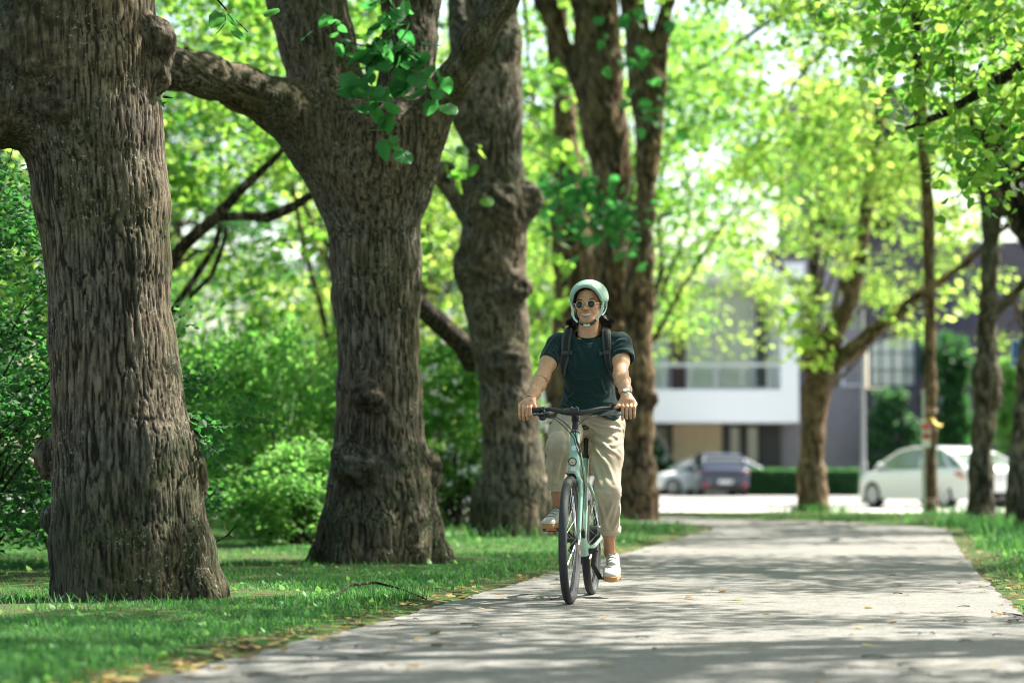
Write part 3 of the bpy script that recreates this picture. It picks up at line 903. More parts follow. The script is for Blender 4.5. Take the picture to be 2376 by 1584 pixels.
spray(t4a, [[A(1262, 440, 36.5), A(1350, 450, 36.3), A(1420, 470, 36.1), A(1500, 520, 36)], [A(1300, 470, 36.4), A(1390, 490, 36.2), A(1440, 540, 36), A(1470, 600, 36)],
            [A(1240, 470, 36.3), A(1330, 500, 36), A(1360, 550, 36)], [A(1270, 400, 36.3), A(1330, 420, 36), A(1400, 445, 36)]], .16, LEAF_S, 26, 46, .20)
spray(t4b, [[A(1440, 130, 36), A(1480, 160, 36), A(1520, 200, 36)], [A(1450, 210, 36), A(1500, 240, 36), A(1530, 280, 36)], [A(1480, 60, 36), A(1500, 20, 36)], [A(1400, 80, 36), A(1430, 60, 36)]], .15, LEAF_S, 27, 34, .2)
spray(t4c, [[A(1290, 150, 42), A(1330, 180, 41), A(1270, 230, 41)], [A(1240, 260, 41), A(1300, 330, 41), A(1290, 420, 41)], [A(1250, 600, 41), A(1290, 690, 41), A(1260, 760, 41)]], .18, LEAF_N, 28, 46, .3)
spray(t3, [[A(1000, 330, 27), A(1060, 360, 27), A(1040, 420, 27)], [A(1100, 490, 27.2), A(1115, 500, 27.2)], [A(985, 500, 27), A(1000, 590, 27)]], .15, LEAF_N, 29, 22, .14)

# ---- right side crowns
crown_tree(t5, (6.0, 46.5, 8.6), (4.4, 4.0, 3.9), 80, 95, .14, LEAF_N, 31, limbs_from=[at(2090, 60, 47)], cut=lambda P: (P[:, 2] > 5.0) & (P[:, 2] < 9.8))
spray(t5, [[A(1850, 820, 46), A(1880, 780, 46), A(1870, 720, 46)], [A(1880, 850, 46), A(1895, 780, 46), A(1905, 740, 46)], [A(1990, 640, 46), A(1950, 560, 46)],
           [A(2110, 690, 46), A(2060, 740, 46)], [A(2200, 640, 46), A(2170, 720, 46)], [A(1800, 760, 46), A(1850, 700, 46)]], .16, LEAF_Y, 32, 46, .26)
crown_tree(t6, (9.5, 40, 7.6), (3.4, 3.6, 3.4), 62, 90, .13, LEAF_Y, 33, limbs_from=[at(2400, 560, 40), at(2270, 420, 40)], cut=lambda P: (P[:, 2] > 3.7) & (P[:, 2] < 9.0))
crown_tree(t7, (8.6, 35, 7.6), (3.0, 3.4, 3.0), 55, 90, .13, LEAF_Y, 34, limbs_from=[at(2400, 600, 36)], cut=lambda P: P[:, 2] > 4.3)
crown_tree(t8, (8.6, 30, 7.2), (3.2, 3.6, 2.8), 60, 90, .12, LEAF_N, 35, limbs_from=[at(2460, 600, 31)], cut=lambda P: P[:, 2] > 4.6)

def side_tree(label, x, y, c, rad, k, n, size, m, seed, tr=.22, cut=None, group=None, lean=(0, 0), hgt=None):
    t = empty('linden_tree', (x, y, float(gz(x, y))))
    tag(t, label, 'tree', group)
    s = SDF(); h = hgt or c[2]
    s.chain([np.array([0, 0, -.3]), np.array([0, 0, .3]), np.array([lean[0] * .4, lean[1] * .4, h * .45]), np.array([lean[0], lean[1], h])], [tr * 1.6, tr * 1.1, tr * .9, tr * .45], .1)
    bark_trunk('trunk', s, .05, [((0, 0, -.6), UP, 1.)], t, BARK_B, 12, .02, .14)
    top = np.array([x + lean[0], y + lean[1], h * .95]); md = np.array([x + lean[0] * .6, y + lean[1] * .6, h * .6])
    crown_tree(t, c, rad, k, n, size, m, seed, limbs_from=[top, md], cut=cut, lr=tr * .4)
    return t
GO = 'trees arching over the path from the right'
ta = side_tree('tree whose sharp leafy boughs hang over the path edge beside the street', 6.4, 20.5, (5.3, 21.0, 6.6), (3.6, 3.6, 3.0), 125, 140, .095, LEAF_N, 41, .28, cut=lambda P: (P[:, 2] > 4.6), group=GO)
side_tree('tree beside the camera whose crown shades the near path', 5.6, 12.5, (4.2, 13.2, 7.4), (3.6, 3.8, 2.6), 100, 135, .11, LEAF_N, 42, .28, cut=lambda P: P[:, 2] > 5.2, group=GO)
# boughs of that tree that hang into view
r_ = np.random.default_rng(5)
runs = []
for px, py, dx, dy in [(2350, 20, -260, 220), (2360, 80, -200, 260), (2300, -40, -240, 200), (2376, 180, -150, 230), (2200, -60, -110, 190), (2380, 260, -140, 160), (2240, 40, -130, 240),
                       (2120, -30, -60, 150), (2330, 330, -110, 130), (2160, 120, -90, 200), (2280, 140, -90, 260), (2390, 60, -60, 330), (2370, 380, -60, 120), (2060, 60, -40, 130), (2250, -50, -20, 300), (2310, 60, -20, 300), (2210, 130, 10, 270)]:
    yy = 20.5 + r_.uniform(-1.2, 1.6)
    runs.append([A(px, py, yy), A(px + dx * .5, py + dy * .4, yy + .1), A(px + dx, py + dy, yy + .2)])
spray(ta, runs, .082, LEAF_N, 43, 72, .14)
lb = MB()
for q in [[(2450, 100, 20.6), (2330, 180, 20.8), (2200, 260, 20.9), (2100, 300, 21)], [(2450, 330, 20.8), (2330, 330, 21), (2230, 300, 21)], [(2110, -80, 21.5), (2125, 40, 21.3), (2130, 160, 21.2), (2145, 230, 21)]]:
    lb.tube([at(*p) - loc(ta) for p in q], [.07, .05, .035, .015][:len(q)], 7)
lb.build('bough', BARK_FINE, ta, fix=False)

# the slender trunk with a notice, tapes and a plank
tp = simple_tree('street_tree', 'slim straight trunk with a red notice, a yellow ribbon and a support plank', GR, 43.0,
    [[(-500, 2085, 2125), (0, 2108, 2140), (200, 2120, 2146), (300, 2128, 2156), (500, 2140, 2168), (700, 2145, 2170), (900, 2147, 2171), (1000, 2148, 2172), (1195, 2146, 2176), (1240, 2144, 2180)]], (2160, 1195), .022, BARK_B, 14, .01)
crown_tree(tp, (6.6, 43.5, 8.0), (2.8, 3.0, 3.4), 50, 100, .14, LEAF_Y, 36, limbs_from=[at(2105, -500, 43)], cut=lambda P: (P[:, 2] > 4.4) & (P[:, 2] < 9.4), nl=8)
PLANK = mat('weathered_plank', (0.42, 0.42, 0.36), 0.8, vary=.2)
mb = MB(); a = at(2144, 1215, 42.75); b_ = at(2142, 903, 42.75); mb.box((a + b_) / 2, (.055, .03, b_[2] - a[2]))
sp = mb.build('support_stake', PLANK, bevel=.004); tag(sp, 'pale plank standing against the slim street trunk', 'stake')
PAPER = mat('notice_paper', (0.75, 0.7, 0.62), 0.7); REDP = mat('notice_red', (0.62, 0.07, 0.02), 0.7); INK = mat('notice_ink', (0.03, 0.03, 0.03), 0.8)
nt = empty('notice', at(2149, 1005, 42.70)); tag(nt, 'small red and white notice tied to the slim street trunk', 'notice')
mb = MB(); mb.box((0, 0, -.03), (.15, .012, .40)); mb.build('sheet', PAPER, nt)
mb = MB(); mb.box((0, -.009, .11), (.13, .004, .085)); mb.box((0, -.009, -.05), (.13, .004, .085)); mb.build('red_panel', REDP, nt)
mb = MB(); mb.box((.02, -.0125, -.03), (.045, .003, .02)); mb.box((-.01, -.0125, -.06), (.06, .003, .018)); mb.box((.0, -.009, .03), (.1, .003, .02)); mb.build('lettering', INK, nt)
TAPE = mat('tape_pale', (0.5, 0.33, 0.26), 0.6); YEL = mat('ribbon_yellow', (0.75, 0.55, 0.05), 0.6)
for py, nm in ((952, 'upper'), (1161, 'lower')):
    mb = MB(); c = at(2159, py, 43.0)
    for dz in (-.03, .02): mb.lathe(c, UP, [(.112, dz), (.114, dz), (.114, dz + .022), (.112, dz + .022)], 20, close=True)
    o = mb.build('tape_band', TAPE, smooth=40); tag(o, f'pale band of tape round the slim trunk, the {nm} of two', 'tape')
mb = MB(); c = at(2160, 978, 42.85)
mb.tube([c + [-.13, -.02, .03], c + [-.02, -.06, .035], c + [.06, -.05, .0], c + [.12, -.03, -.04]], [(.004, .02)] * 4, 6)
mb.tube([c + [.02, -.06, .05], c + [.05, -.09, -.02], c + [.16, -.06, -.07], c + [.17, -.04, -.03]], [(.004, .025)] * 4, 6)
mb.tube([c + [.02, -.06, .05], c + [.0, -.07, .09], c + [.01, -.06, .02]], [(.004, .02)] * 3, 6)
tag(mb.build('ribbon', YEL, smooth=40), 'yellow ribbon knotted round the slim trunk above the red notice', 'ribbon')

# ---- background trees, shared crowns
def bg_proto(seed, m, size=.16, k=78, n=95, rad=(3.6, 3.6, 5.2), cz=6.4, tr=.2, zmin=1.6):
    t = empty('park_tree', (0, 0, 0)); r = np.random.default_rng(seed)
    s = SDF(); s.chain([np.array([0, 0, -.4]), np.array([0, 0, .4]), np.array([r.uniform(-.3, .3), 0, 4.]), np.array([r.uniform(-.8, .8), 0, 9.])], [tr * 1.5, tr * 1.1, tr * .8, tr * .3], .1)
    V, F = s.mesh(.07); V = V + vnormals(V, F) * (noise(V * 5) * .03)[:, None]
    mesh_np('trunk', V, F, BARK_FAR, t)
    C = crown_centres((0, 0, cz), rad, k, r, .35, lambda P: P[:, 2] > zmin)
    crown(t, 'crown', C, np.full(len(C), .85), n, size, m, seed + 1)
    pick = r.permutation(len(C))[:16]
    limb_mesh([np.array([0, 0, r.uniform(2, 7)]) for _ in pick], C[pick], [.07] * 16, r, 'limb', t, BARK_FAR, twigs=1)
    return t
def put(proto, first, x, y, rz, sc, label, group):
    if first: o = proto
    else:
        o = proto.copy(); COL.objects.link(o)
        for ch in proto.children:
            c = ch.copy(); COL.objects.link(c); c.parent = o
    o.location = (x, y, float(gz(x, y))); o.rotation_euler = (0, 0, rz); o.scale = (sc,) * 3
    tag(o, label, 'tree', group); return o
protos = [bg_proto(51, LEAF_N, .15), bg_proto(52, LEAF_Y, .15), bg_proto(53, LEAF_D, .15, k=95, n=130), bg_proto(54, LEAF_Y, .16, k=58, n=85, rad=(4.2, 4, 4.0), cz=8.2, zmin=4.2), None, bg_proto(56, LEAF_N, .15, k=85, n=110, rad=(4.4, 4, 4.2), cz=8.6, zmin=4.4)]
used = set()
BGL = [ # proto, x, y, scale, label
 (2, -8.6, 27, .95, 'dark leafy park tree directly behind the broadest trunk'),
 (0, -5.4, 33, .9, 'green park tree seen between the broad trunk and the forked trunk'),
 (1, -8.5, 40, 1.05, 'yellow-green park tree behind the gap between the two nearest trunks'),
 (0, -12.5, 46, 1.15, 'mid green park tree far behind the broadest trunk'),
 (1, -3.4, 50, 1.05, 'sunny park tree seen either side of the forked trunk'),
 (2, -8.0, 58, 1.2, 'deep green park tree far behind the spiky bush'),
 (1, -13.0, 64, 1.3, 'bright park tree glimpsed through the dark bush behind the broadest trunk'),
 (0, .2, 62, 1.15, 'park tree whose leaves show between the lumpy trunk and the rider'),
 (1, -2.5, 74, 1.35, 'tall sunlit park tree beyond the lumpy trunk'),
 (3, 2.75, 57, .9, 'pale sunlit tree just beyond the brown splitting trunk'),
 (3, 8.0, 68, .95, 'glowing yellow-green tree above the white balcony'),
 (3, 13.6, 66, .9, 'bright tree crown beyond the blue crossing sign'),
 (3, 3.3, 70, .95, 'sunlit tree in front of the white balcony facade'),
 (5, 2.1, 50, .85, 'mid green tree filling the sky above the path bend'),
 (2, -18, 52, 1.3, 'dark tree at the far side of the park'),
 (0, -6.5, 88, 1.5, 'hazy green tree farthest back between the two nearest trunks'),
 (2, 0.5, 92, 1.4, 'dim green tree farthest back beside the building'),
 (0, -15, 84, 1.6, 'large green tree farthest back across the park'),
]
for i, (p, x, y, sc, lb_) in enumerate(BGL):
    put(protos[p], p not in used, x, y, i * 1.37, sc, lb_, 'park trees in the blurred background'); used.add(p)

# unseen trees beside the camera, added so their canopy shades trunks and near path
for i, (p, x, y, sc, lb_) in enumerate([
    (4, -3.9, 7.2, 1.0, 'unseen shade tree added just left of the camera'), (4, 4.9, 4.0, 1.05, 'unseen shade tree added right of the camera')]):
    if i == 0: protos[4] = (bg_proto(55, LEAF_N, .14, k=80, n=110, rad=(4.2, 4.2, 3.0), cz=7.6, tr=.3, zmin=5.0))
    put(protos[4], i == 0, x, y, i * 1.9, sc, lb_, 'unseen shade trees added around the camera')

# a park tree mostly hidden behind the broad trunk, its dark boughs crossing the gap to the right
tb_ = empty('park_tree', (at(300, 1200, 30)[0], 30, 0)); tag(tb_, 'tree hidden behind the broad trunk, its dark boughs crossing the gap to the forked trunk', 'tree')
mb = MB(); o_ = loc(tb_)
for pts, rr in (([(300, 1250, 30), (305, 1000, 30), (320, 760, 30), (330, 500, 30), (350, 200, 30)], [.24, .20, .18, .15, .12]),
                ([(318, 800, 30), (380, 630, 29.8), (430, 565, 29.6), (500, 505, 29.5), (560, 440, 29.4), (640, 365, 29.2), (700, 300, 29)], [.12, .085, .075, .07, .055, .04, .025]),
                ([(500, 505, 29.5), (565, 500, 29.5), (620, 505, 29.4), (680, 480, 29.3), (740, 440, 29.2)], [.05, .05, .07, .06, .04]),
                ([(318, 840, 30), (400, 720, 29.8), (455, 640, 29.7), (500, 570, 29.5), (512, 520, 29.4)], [.07, .045, .04, .035, .03]),
                ([(440, 690, 29.8), (490, 640, 29.7), (515, 580, 29.6), (525, 530, 29.5)], [.03, .03, .028, .02])):
    mb.tube([at(*p) - o_ for p in pts], rr, 8)
mb.build('trunk', BARK_FAR, tb_, smooth=60, fix=False)
crown_tree(tb_, (-4.3, 31, 7.6), (3.6, 3.2, 3.2), 70, 90, .14, LEAF_N, 58, cut=lambda P: P[:, 2] > 3.4)

# ================================================================== BUSHES
def bush(label, x, y, rad, k, n, size, m, seed, clump=.3, stems=26, flowers=0, shape='kite', zc=None, upright=False, group='bushes behind the trunks', shell=.45):
    t = empty('bush', (x, y, float(gz(x, y)))); tag(t, label, 'bush', group)
    r = np.random.default_rng(seed)
    zc = zc or rad[2] * .95
    C = crown_centres((0, 0, zc), rad, k, r, shell, lambda P: P[:, 2] > .12)
    P = clump_points(C, clump * r.uniform(.7, 1.3, len(C)), n, r, 1.3 if upright else .7)
    P = P[P[:, 2] > .02]
    V, F = leaf_arrays(P, size, r, shape, (10, 85) if upright else (-60, 35), 50)
    mesh_np('foliage', V, F, m, t, False)
    mb = MB()
    for _ in range(stems):
        e = C[r.integers(len(C))]; a0 = np.array([r.normal() * .12, r.normal() * .12, 0])
        mb.tube(limb_path(a0, e, r, n=4), [.012, .010, .008, .006, .003], 5, cap=False)
    mb.build('stem_cluster', BARK_FINE, t, fix=False)
    if flowers:
        r2 = np.random.default_rng(seed + 5)
        Cf = crown_centres((0, 0, zc), np.array(rad) * 1.05, flowers, r2, .92, lambda P: P[:, 2] > .3)
        P = clump_points(Cf, np.full(len(Cf), .07), 14, r2, .8)
        V, F = leaf_arrays(P, size * .55, r2, 'kite', (-20, 80), 60)
        mesh_np('blossom', V, F, PETAL, t, False)
    return t
bush('dense dark bush with small leaves close behind the broadest trunk', -3.75, 16.8, (1.35, 1.2, 1.55), 130, 190, .05, LEAF_D, 61, .28, 70)
bush('low dark bush behind the dense small leaved bush', -3.2, 19.2, (1.2, .9, .95), 70, 150, .055, LEAF_D, 62, .26, 40)
bush('spiky light green bush between the two nearest trunks', -2.5, 27.5, (1.2, 1.0, 1.1), 105, 100, .085, LEAF_BUSH, 63, .32, 60, upright=True)
bush('bright flowering bush behind the spiky light green one', -4.3, 32, (1.3, 1.0, 1.2), 80, 100, .09, LEAF_BUSH, 64, .36, 40, flowers=26)
bush('low green bush at the foot of the spiky bush', -1.95, 24.2, (.75, .6, .5), 50, 130, .06, LEAF_BUSH, 65, .22, 20)
bush('white blossoming bush between the forked trunk and the lumpy trunk', -.75, 33, (1.1, .9, 1.35), 100, 110, .085, LEAF_BUSH, 66, .3, 40, flowers=150)
bush('pale blossoming bush far behind the spiky bush', -5.6, 42, (2.0, 1.4, 1.9), 90, 90, .11, LEAF_BUSH, 67, .45, 30, flowers=110)
bush('rounded bush far behind the white blossoming bush', -4.0, 46, (2.4, 1.4, 1.8), 100, 130, .13, LEAF_N, 68, .45, 20)
bush('wide dark bush far behind the broadest trunk', -10.5, 40, (3, 1.6, 2.2), 130, 140, .13, LEAF_D, 69, .5, 20)

# ================================================================== GRASS, WEEDS, LITTER
def scatter(n, x0, x1, y0, y1, r, power=1.6):
    """denser near the camera"""
    u = r.uniform(0, 1, n); e = 1 - power
    y = (y0 ** e + u * (y1 ** e - y0 ** e)) ** (1 / e)
    half = 0.235 * y
    x = r.uniform(-1, 1, n) * half
    return np.stack([x, y, 0 * x], 1)
def blades(P, hgt, wid, r, bend=.45, segs=2):
    n = len(P); ya = r.uniform(0, 2 * np.pi, n)
    d = np.stack([np.cos(ya), np.sin(ya)], 1); l = hgt * r.uniform(.5, 1.5, n); w = wid * r.uniform(.7, 1.3, n)
    b = l * bend * r.uniform(.1, 1.4, n)
    s_ = np.stack([-d[:, 1], d[:, 0]], 1)
    V = np.zeros((n, 6, 3))
    for i, (t, ww) in enumerate([(0, 1), (.55, .8), (1, .12)]):
        c = P.copy(); c[:, :2] += d * (b * t * t)[:, None]; c[:, 2] += l * t * (1 - .15 * t)
        for j, sg in enumerate((-1, 1)):
            V[:, i * 2 + j] = c; V[:, i * 2 + j, :2] += s_ * (sg * w * ww / 2)[:, None]
    F = np.array([(0, 1, 3, 2), (2, 3, 5, 4)])[None] + (np.arange(n) * 6)[:, None, None]
    return V.reshape(-1, 3), F.reshape(-1, 4)
rg = np.random.default_rng(77)
P = scatter(430000, 0, 0, 7.6, 49.5, rg, 2.1)
P[:, 0] += 0
# the left strip outside the frustum a little way too
ok = ~inside(P) & (P[:, 1] < 43.6); P = P[ok]
e = edge_dist(P)
dens = sstep(0.07, 0.60, e + .28 * noise(np.c_[P[:, :2] * 2.1, e * 0]))
bare = 0.5 + 0.5 * fbm(np.c_[P[:, :2] * 1.1, e * 0 + 4], 3)
keep = rg.uniform(0, 1, len(P)) < dens * np.clip(.35 + bare * 1.5, 0, 1)
# soil under the dark bush
bd = np.hypot(P[:, 0] + 3.6, (P[:, 1] - 16.6)); keep &= ~((bd < 1.5) & (rg.uniform(0, 1, len(P)) < .9))
P = P[keep]; e = e[keep]
P[:, 2] = gz(P[:, 0], P[:, 1]) + .01
tall = (.75 + .55 * fbm(np.c_[P[:, :2] * .9, e * 0 + 8], 2)) * np.clip(.5 + e * 1.2, .5, 1.0)
for q_ in (b1, b2, b3): tall = tall * (1 - .38 * np.exp(-(np.hypot(P[:, 0] - q_[0], (P[:, 1] - q_[1]) * .7) / 1.0) ** 2))
near = P[:, 1]
V, F = blades(P, .047 * tall * (1 + .012 * (near - 10)), .0024 + .00026 * near, rg)
tag(mesh_np('grass', V, F, BLADE, smooth=False), 'green grass growing on both verges of the path', 'grass', kind='stuff')

# long grass: tufts at trunk feet and on the right verge
P = []
for (x, y, rr, n) in [(b1[0], 13.2, .8, 420), (b2[0], 18.7, .9, 160), (b3[0], 26.6, 1.0, 200), (1.9, 37, 1.2, 700), (6.6, 29, 1.3, 1600), (6.0, 33, 1.2, 1500), (5.2, 24, .7, 500), (4.3, 17.8, .5, 400), (8.8, 41, 1.2, 1400), (at(1886, 1185, 46.3)[0], 46.2, .35, 260)]:
    q = np.stack([x + rg.normal(size=n) * rr, y + rg.normal(size=n) * rr * .35, np.zeros(n)], 1); P.append(q)
P = np.concatenate(P); P = P[~inside(P) & (edge_dist(P) > .15) & ((P[:, 1] < 43.6) | (P[:, 1] > 45.9))]
P[:, 2] = np.where(P[:, 1] > 43.7, -.02, gz(P[:, 0], P[:, 1]))
V, F = blades(P, np.where(P[:, 1] < 22, .065, .13) + .0012 * P[:, 1], .0035 + .0003 * P[:, 1], rg, .6)
tag(mesh_np('long_grass', V, F, BLADE, smooth=False), 'longer grass tufts at the tree feet and street verge', 'grass', kind='stuff')

P = scatter(5500, 0, 0, 8.2, 40, rg, 1.7); P = P[~inside(P)]; e = edge_dist(P)
kp = (noise(np.c_[P[:, :2] * 1.7, e * 0 + 2]) > -.05) & (e > .2); P = P[kp]
P[:, 2] = gz(P[:, 0], P[:, 1]) + .03
V, F = leaf_arrays(P, .016 + .0009 * P[:, 1], rg, 'heart', (0, 60), 30, .6)
tag(mesh_np('weeds', V, F, WEED, smooth=False), 'broad leaved weeds among the grass', 'weed', kind='stuff')

P = scatter(15000, 0, 0, 8, 40, rg, 1.9); ins2 = inside(P); e = edge_dist(P)
pr = np.where(ins2, .010 + .10 * (e < .12), np.exp(-e / .34) * .6 + .04 + .25 * ((P[:, 0] < -2.4) & (P[:, 1] > 15) & (P[:, 1] < 18)))
P = P[rg.uniform(0, 1, len(P)) < pr]; 
P[:, 2] = gz(P[:, 0], P[:, 1]) + .012
V, F = leaf_arrays(P, .042, rg, 'heart', (-12, 12), 22, .45)
V[:, 2] = np.maximum(V[:, 2], gz(V[:, 0], V[:, 1]) + .006)
tag(mesh_np('fallen_leaves', V, F, DRY, smooth=False), 'dry brown and yellow leaves littering the path edge', 'leaf litter', kind='stuff')

mb = MB(); P = scatter(420, 0, 0, 8, 36, rg, 1.8); e = edge_dist(P); P = P[(e < .6) | (rg.uniform(0, 1, len(P)) < .1)]
for p in P:
    L = rg.uniform(.03, .13); a_ = rg.uniform(0, 6.28); z = float(gz(p[0], p[1])) + .012
    q = [np.array([p[0] + math.cos(a_) * L * t, p[1] + math.sin(a_) * L * t + .015 * math.sin(t * 5), z + .004 * math.sin(t * 3)]) for t in (0, .5, 1)]
    mb.tube(q, [.003, .0025, .0015], 5, cap=False)
tag(mb.build('twig_litter', BARK_FINE, fix=False), 'small broken twigs scattered along the path edge', 'twigs', kind='stuff')
# two fallen sticks one can point at
mb = MB(); g = [ground(*p) for p in ((775, 1400), (810, 1385), (870, 1378), (930, 1385), (990, 1398))]
mb.tube([p + np.array([0, 0, z]) for p, z in zip(g, (.04, .07, .07, .05, .02))], [.006, .008, .008, .006, .004], 6)
tag(mb.build('fallen_stick', BARK_FINE, fix=False), 'thin curved stick lying in the grass by the path', 'stick')
mb = MB(); a = [at(455, 1282, 15.6), at(490, 1262, 15.5), at(530, 1240, 15.4), at(548, 1218, 15.4)]
mb.tube(a, [.011, .008, .006, .003], 6)
for i, d in ((1, (-14, -24)), (2, (-12, -22)), (2, (14, 8)), (1, (8, 18))):
    p = a[i]; mb.tube([p, p + np.array([d[0], 0, -d[1]]) / 380], [.004, .0015], 5)
tag(mb.build('dead_branch', BARK_FINE, fix=False), 'bare twiggy branch leaning up beside the broad trunk', 'branch')
# ================================================================== BUILDING
GB = 100.0
def bx(mb, px0, py0, px1, py1, Y, depth, mm=None):
    """box whose front face spans these photo pixels at depth Y"""
    a = at(px0, py1, Y); b = at(px1, py0, Y)
    mb.box(((a[0] + b[0]) / 2, Y + depth / 2, (a[2] + b[2]) / 2), (abs(b[0] - a[0]), depth, abs(b[2] - a[2])))
def brick_mat(name, col, mortar, sc=7.0):
    t = NT(name); v = t.mapped(rot=(R(90), 0, 0))
    b = t.n('TexBrick', ins={'Vector': v, 'Color1': col, 'Color2': tuple(c * .8 for c in col), 'Mortar': mortar, 'Scale': sc, 'Mortar Size': .03, 'Brick Width': .9, 'Row Height': .28})
    return t.done(t.pbsdf(Base_Color=b.outputs[0], Roughness=.85))
BRICK = brick_mat('brick_grey', (0.40, 0.37, 0.38), (0.22, 0.20, 0.21), 4.0)
BRICK_D = brick_mat('brick_dark', (0.10, 0.09, 0.105), (0.05, 0.045, 0.05), 4.0)
WHITEP = mat('render_white', (0.84, 0.84, 0.85), .7, vary=.04)
BEIGE = mat('panel_beige', (0.66, 0.53, 0.36), .7, vary=.08, vscale=3)
NAVY = mat('frame_navy', (0.035, 0.045, 0.10), .5)
BLACK = mat('frame_black', (0.012, 0.014, 0.014), .4)
CURT = mat('curtain_pale', (0.75, 0.78, 0.72), .9)
def glass_mat(name, tint=(0.04, 0.05, 0.05), rough=.06):
    return mat(name, tint, rough, coat=1.0, spec=1.0)
GLS = glass_mat('glass_dark'); GLL = glass_mat('glass_light', (0.55, 0.62, 0.55), .12)
bd_ = empty('apartment_building', (10, GB, -.2)); tag(bd_, 'modern grey brick building with a white cantilevered balcony and navy windows', 'building')
def P_(name, fn, m, par=bd_, bevel=0):
    mb = MB(); fn(mb); o = mb.build(name, m, None, bevel=bevel)
    me = o.data; me.transform(Matrix.Translation(-Vector(bd_.location))); o.parent = par
    return o
P_('brick_wall', lambda m: (bx(m, 1812, 600, 2008, 1165, GB, 8)), BRICK)
for q_ in ((2012, 900, 2900, 1165), (2132, 560, 2900, 900), (2012, 560, 2132, 776)): P_('dark_wall', lambda m: bx(m, *q_, GB - .4, 8), BRICK_D)
P_('upper_storey', lambda m: bx(m, 1860, 200, 2140, 560, GB + .5, 9), BRICK_D)
P_('string_course', lambda m: bx(m, 1812, 560, 2010, 600, GB + .2, 9), BRICK_D)
P_('back_wall', lambda m: bx(m, 700, 640, 1812, 1165, GB + 2.4, 7), WHITEP)
P_('parapet', lambda m: (bx(m, 560, 903, 1853, 980, GB - 3.2, 5.6), ), WHITEP, bevel=.03)
P_('balcony_end_wall', lambda m: bx(m, 1812, 640, 1852, 904, GB - 3.2, 5.4), WHITEP)
P_('balcony_roof', lambda m: bx(m, 560, 610, 1866, 642, GB - 3.4, 6), WHITEP)
P_('corner_trim', lambda m: bx(m, 1855, 640, 1868, 976, GB - 3.0, 3.2), NAVY)
P_('balcony_rail', lambda m: (bx(m, 700, 842, 1810, 850, GB - 3.1, .06), *[bx(m, x, 850, x + 3, 903, GB - 3.1, .05) for x in range(1480, 1810, 60)]), mat('rail_metal', (.55, .56, .57), .35, .8))
P_('beige_panel', lambda m: bx(m, 1562, 984, 1676, 1165, GB - .3, .5), BEIGE)
for q_ in ((1766, 1811), (1676, 1690), (1722, 1730)): P_('dark_panel', lambda m: bx(m, q_[0], 984, q_[1], 1165, GB - .35, .5), BLACK)
def win(px0, py0, px1, py1, Y, fm, gm, nx=1, ny=1, cur=False, fw=5):
    f = P_('window', lambda m: (bx(m, px0, py0, px1, py0 + fw, Y, .15), bx(m, px0, py1 - fw, px1, py1, Y, .15), bx(m, px0, py0 + fw, px0 + fw, py1 - fw, Y, .15), bx(m, px1 - fw, py0 + fw, px1, py1 - fw, Y, .15),
        *[bx(m, px0 + (px1 - px0) * i / nx - .8, py0 + fw, px0 + (px1 - px0) * i / nx + .8, py1 - fw, Y + .02, .1) for i in range(1, nx)],
        *[bx(m, px0 + fw, py0 + (py1 - py0) * i / ny - .8, px1 - fw, py0 + (py1 - py0) * i / ny + .8, Y + .03, .08) for i in range(1, ny)]), fm)
    P_('pane', lambda m: bx(m, px0 + fw, py0 + fw, px1 - fw, py1 - fw, Y + .12, .02), gm, f)
    return f
win(2016, 778, 2128, 898, GB - .42, NAVY, GLL, 4, 3)
win(1952, 700, 2004, 896, GB - .1, WHITEP, GLL, 1, 2)
win(1490, 985, 1561, 1150, GB + 2.2, BLACK, GLL)
win(1690, 985, 1722, 1160, GB + .1, BLACK, GLL); win(1730, 985, 1765, 1160, GB + .1, BLACK, GLL)
for (a, b, g) in ((1420, 1545, GLL), (1592, 1660, GLL), (1664, 1745, GLL), (1748, 1808, GLS)):
    win(a, 660, b, 902, GB + 2.1, WHITEP, g)
P_('brown_post', lambda m: bx(m, 1560, 660, 1590, 902, GB + 1.9, .4), mat('post_brown', (.09, .05, .045), .7))
for (a, b, c, d) in ((1900, 300, 1960, 400), (2020, 300, 2080, 400), (1900, 440, 1960, 540), (2020, 440, 2080, 540), (2200, 640, 2260, 760)):
    win(a, b, c, d, GB + (.38 if b < 560 else -.5), NAVY, GLS, 2, 1)
# flue pipes down the facade
STEEL = mat('steel_grey', (.30, .31, .34), .5, .5)
mb = MB(); a = at(2182, 1050, GB - 2); mb.tube([(a[0], GB - 2, -.2), (a[0], GB - 2, at(0, 770, GB - 2)[2])], .12, 14)
tag(mb.build('grey_post', STEEL, smooth=40), 'grey steel post standing before the dark cypresses', 'post')
lp = empty('street_lamp', (at(2004, 1160, 70)[0], 70, -.2)); tag(lp, 'tall slim grey lamp post in front of the brick wall', 'lamp post')
mb = MB(); mb.tube([(0, 0, 0), (0, 0, 1.2), (0, 0, 1.21), (0, 0, 8.2)], [.095, .09, .065, .045], 14); mb.build('pole', STEEL, lp, smooth=40)
mb = MB(); mb.tube([(0, 0, 8.1), (0, -.3, 8.4), (0, -1.1, 8.5)], [.04, .035, .03], 10); mb.build('arm', STEEL, lp, smooth=40)
mb = MB(); mb.tube([(0, -1.0, 8.5), (0, -1.3, 8.52), (0, -1.7, 8.48)], [(.04, .09), (.06, .14), (.03, .08)], 12); mb.build('lamp_head', STEEL, lp, smooth=40)

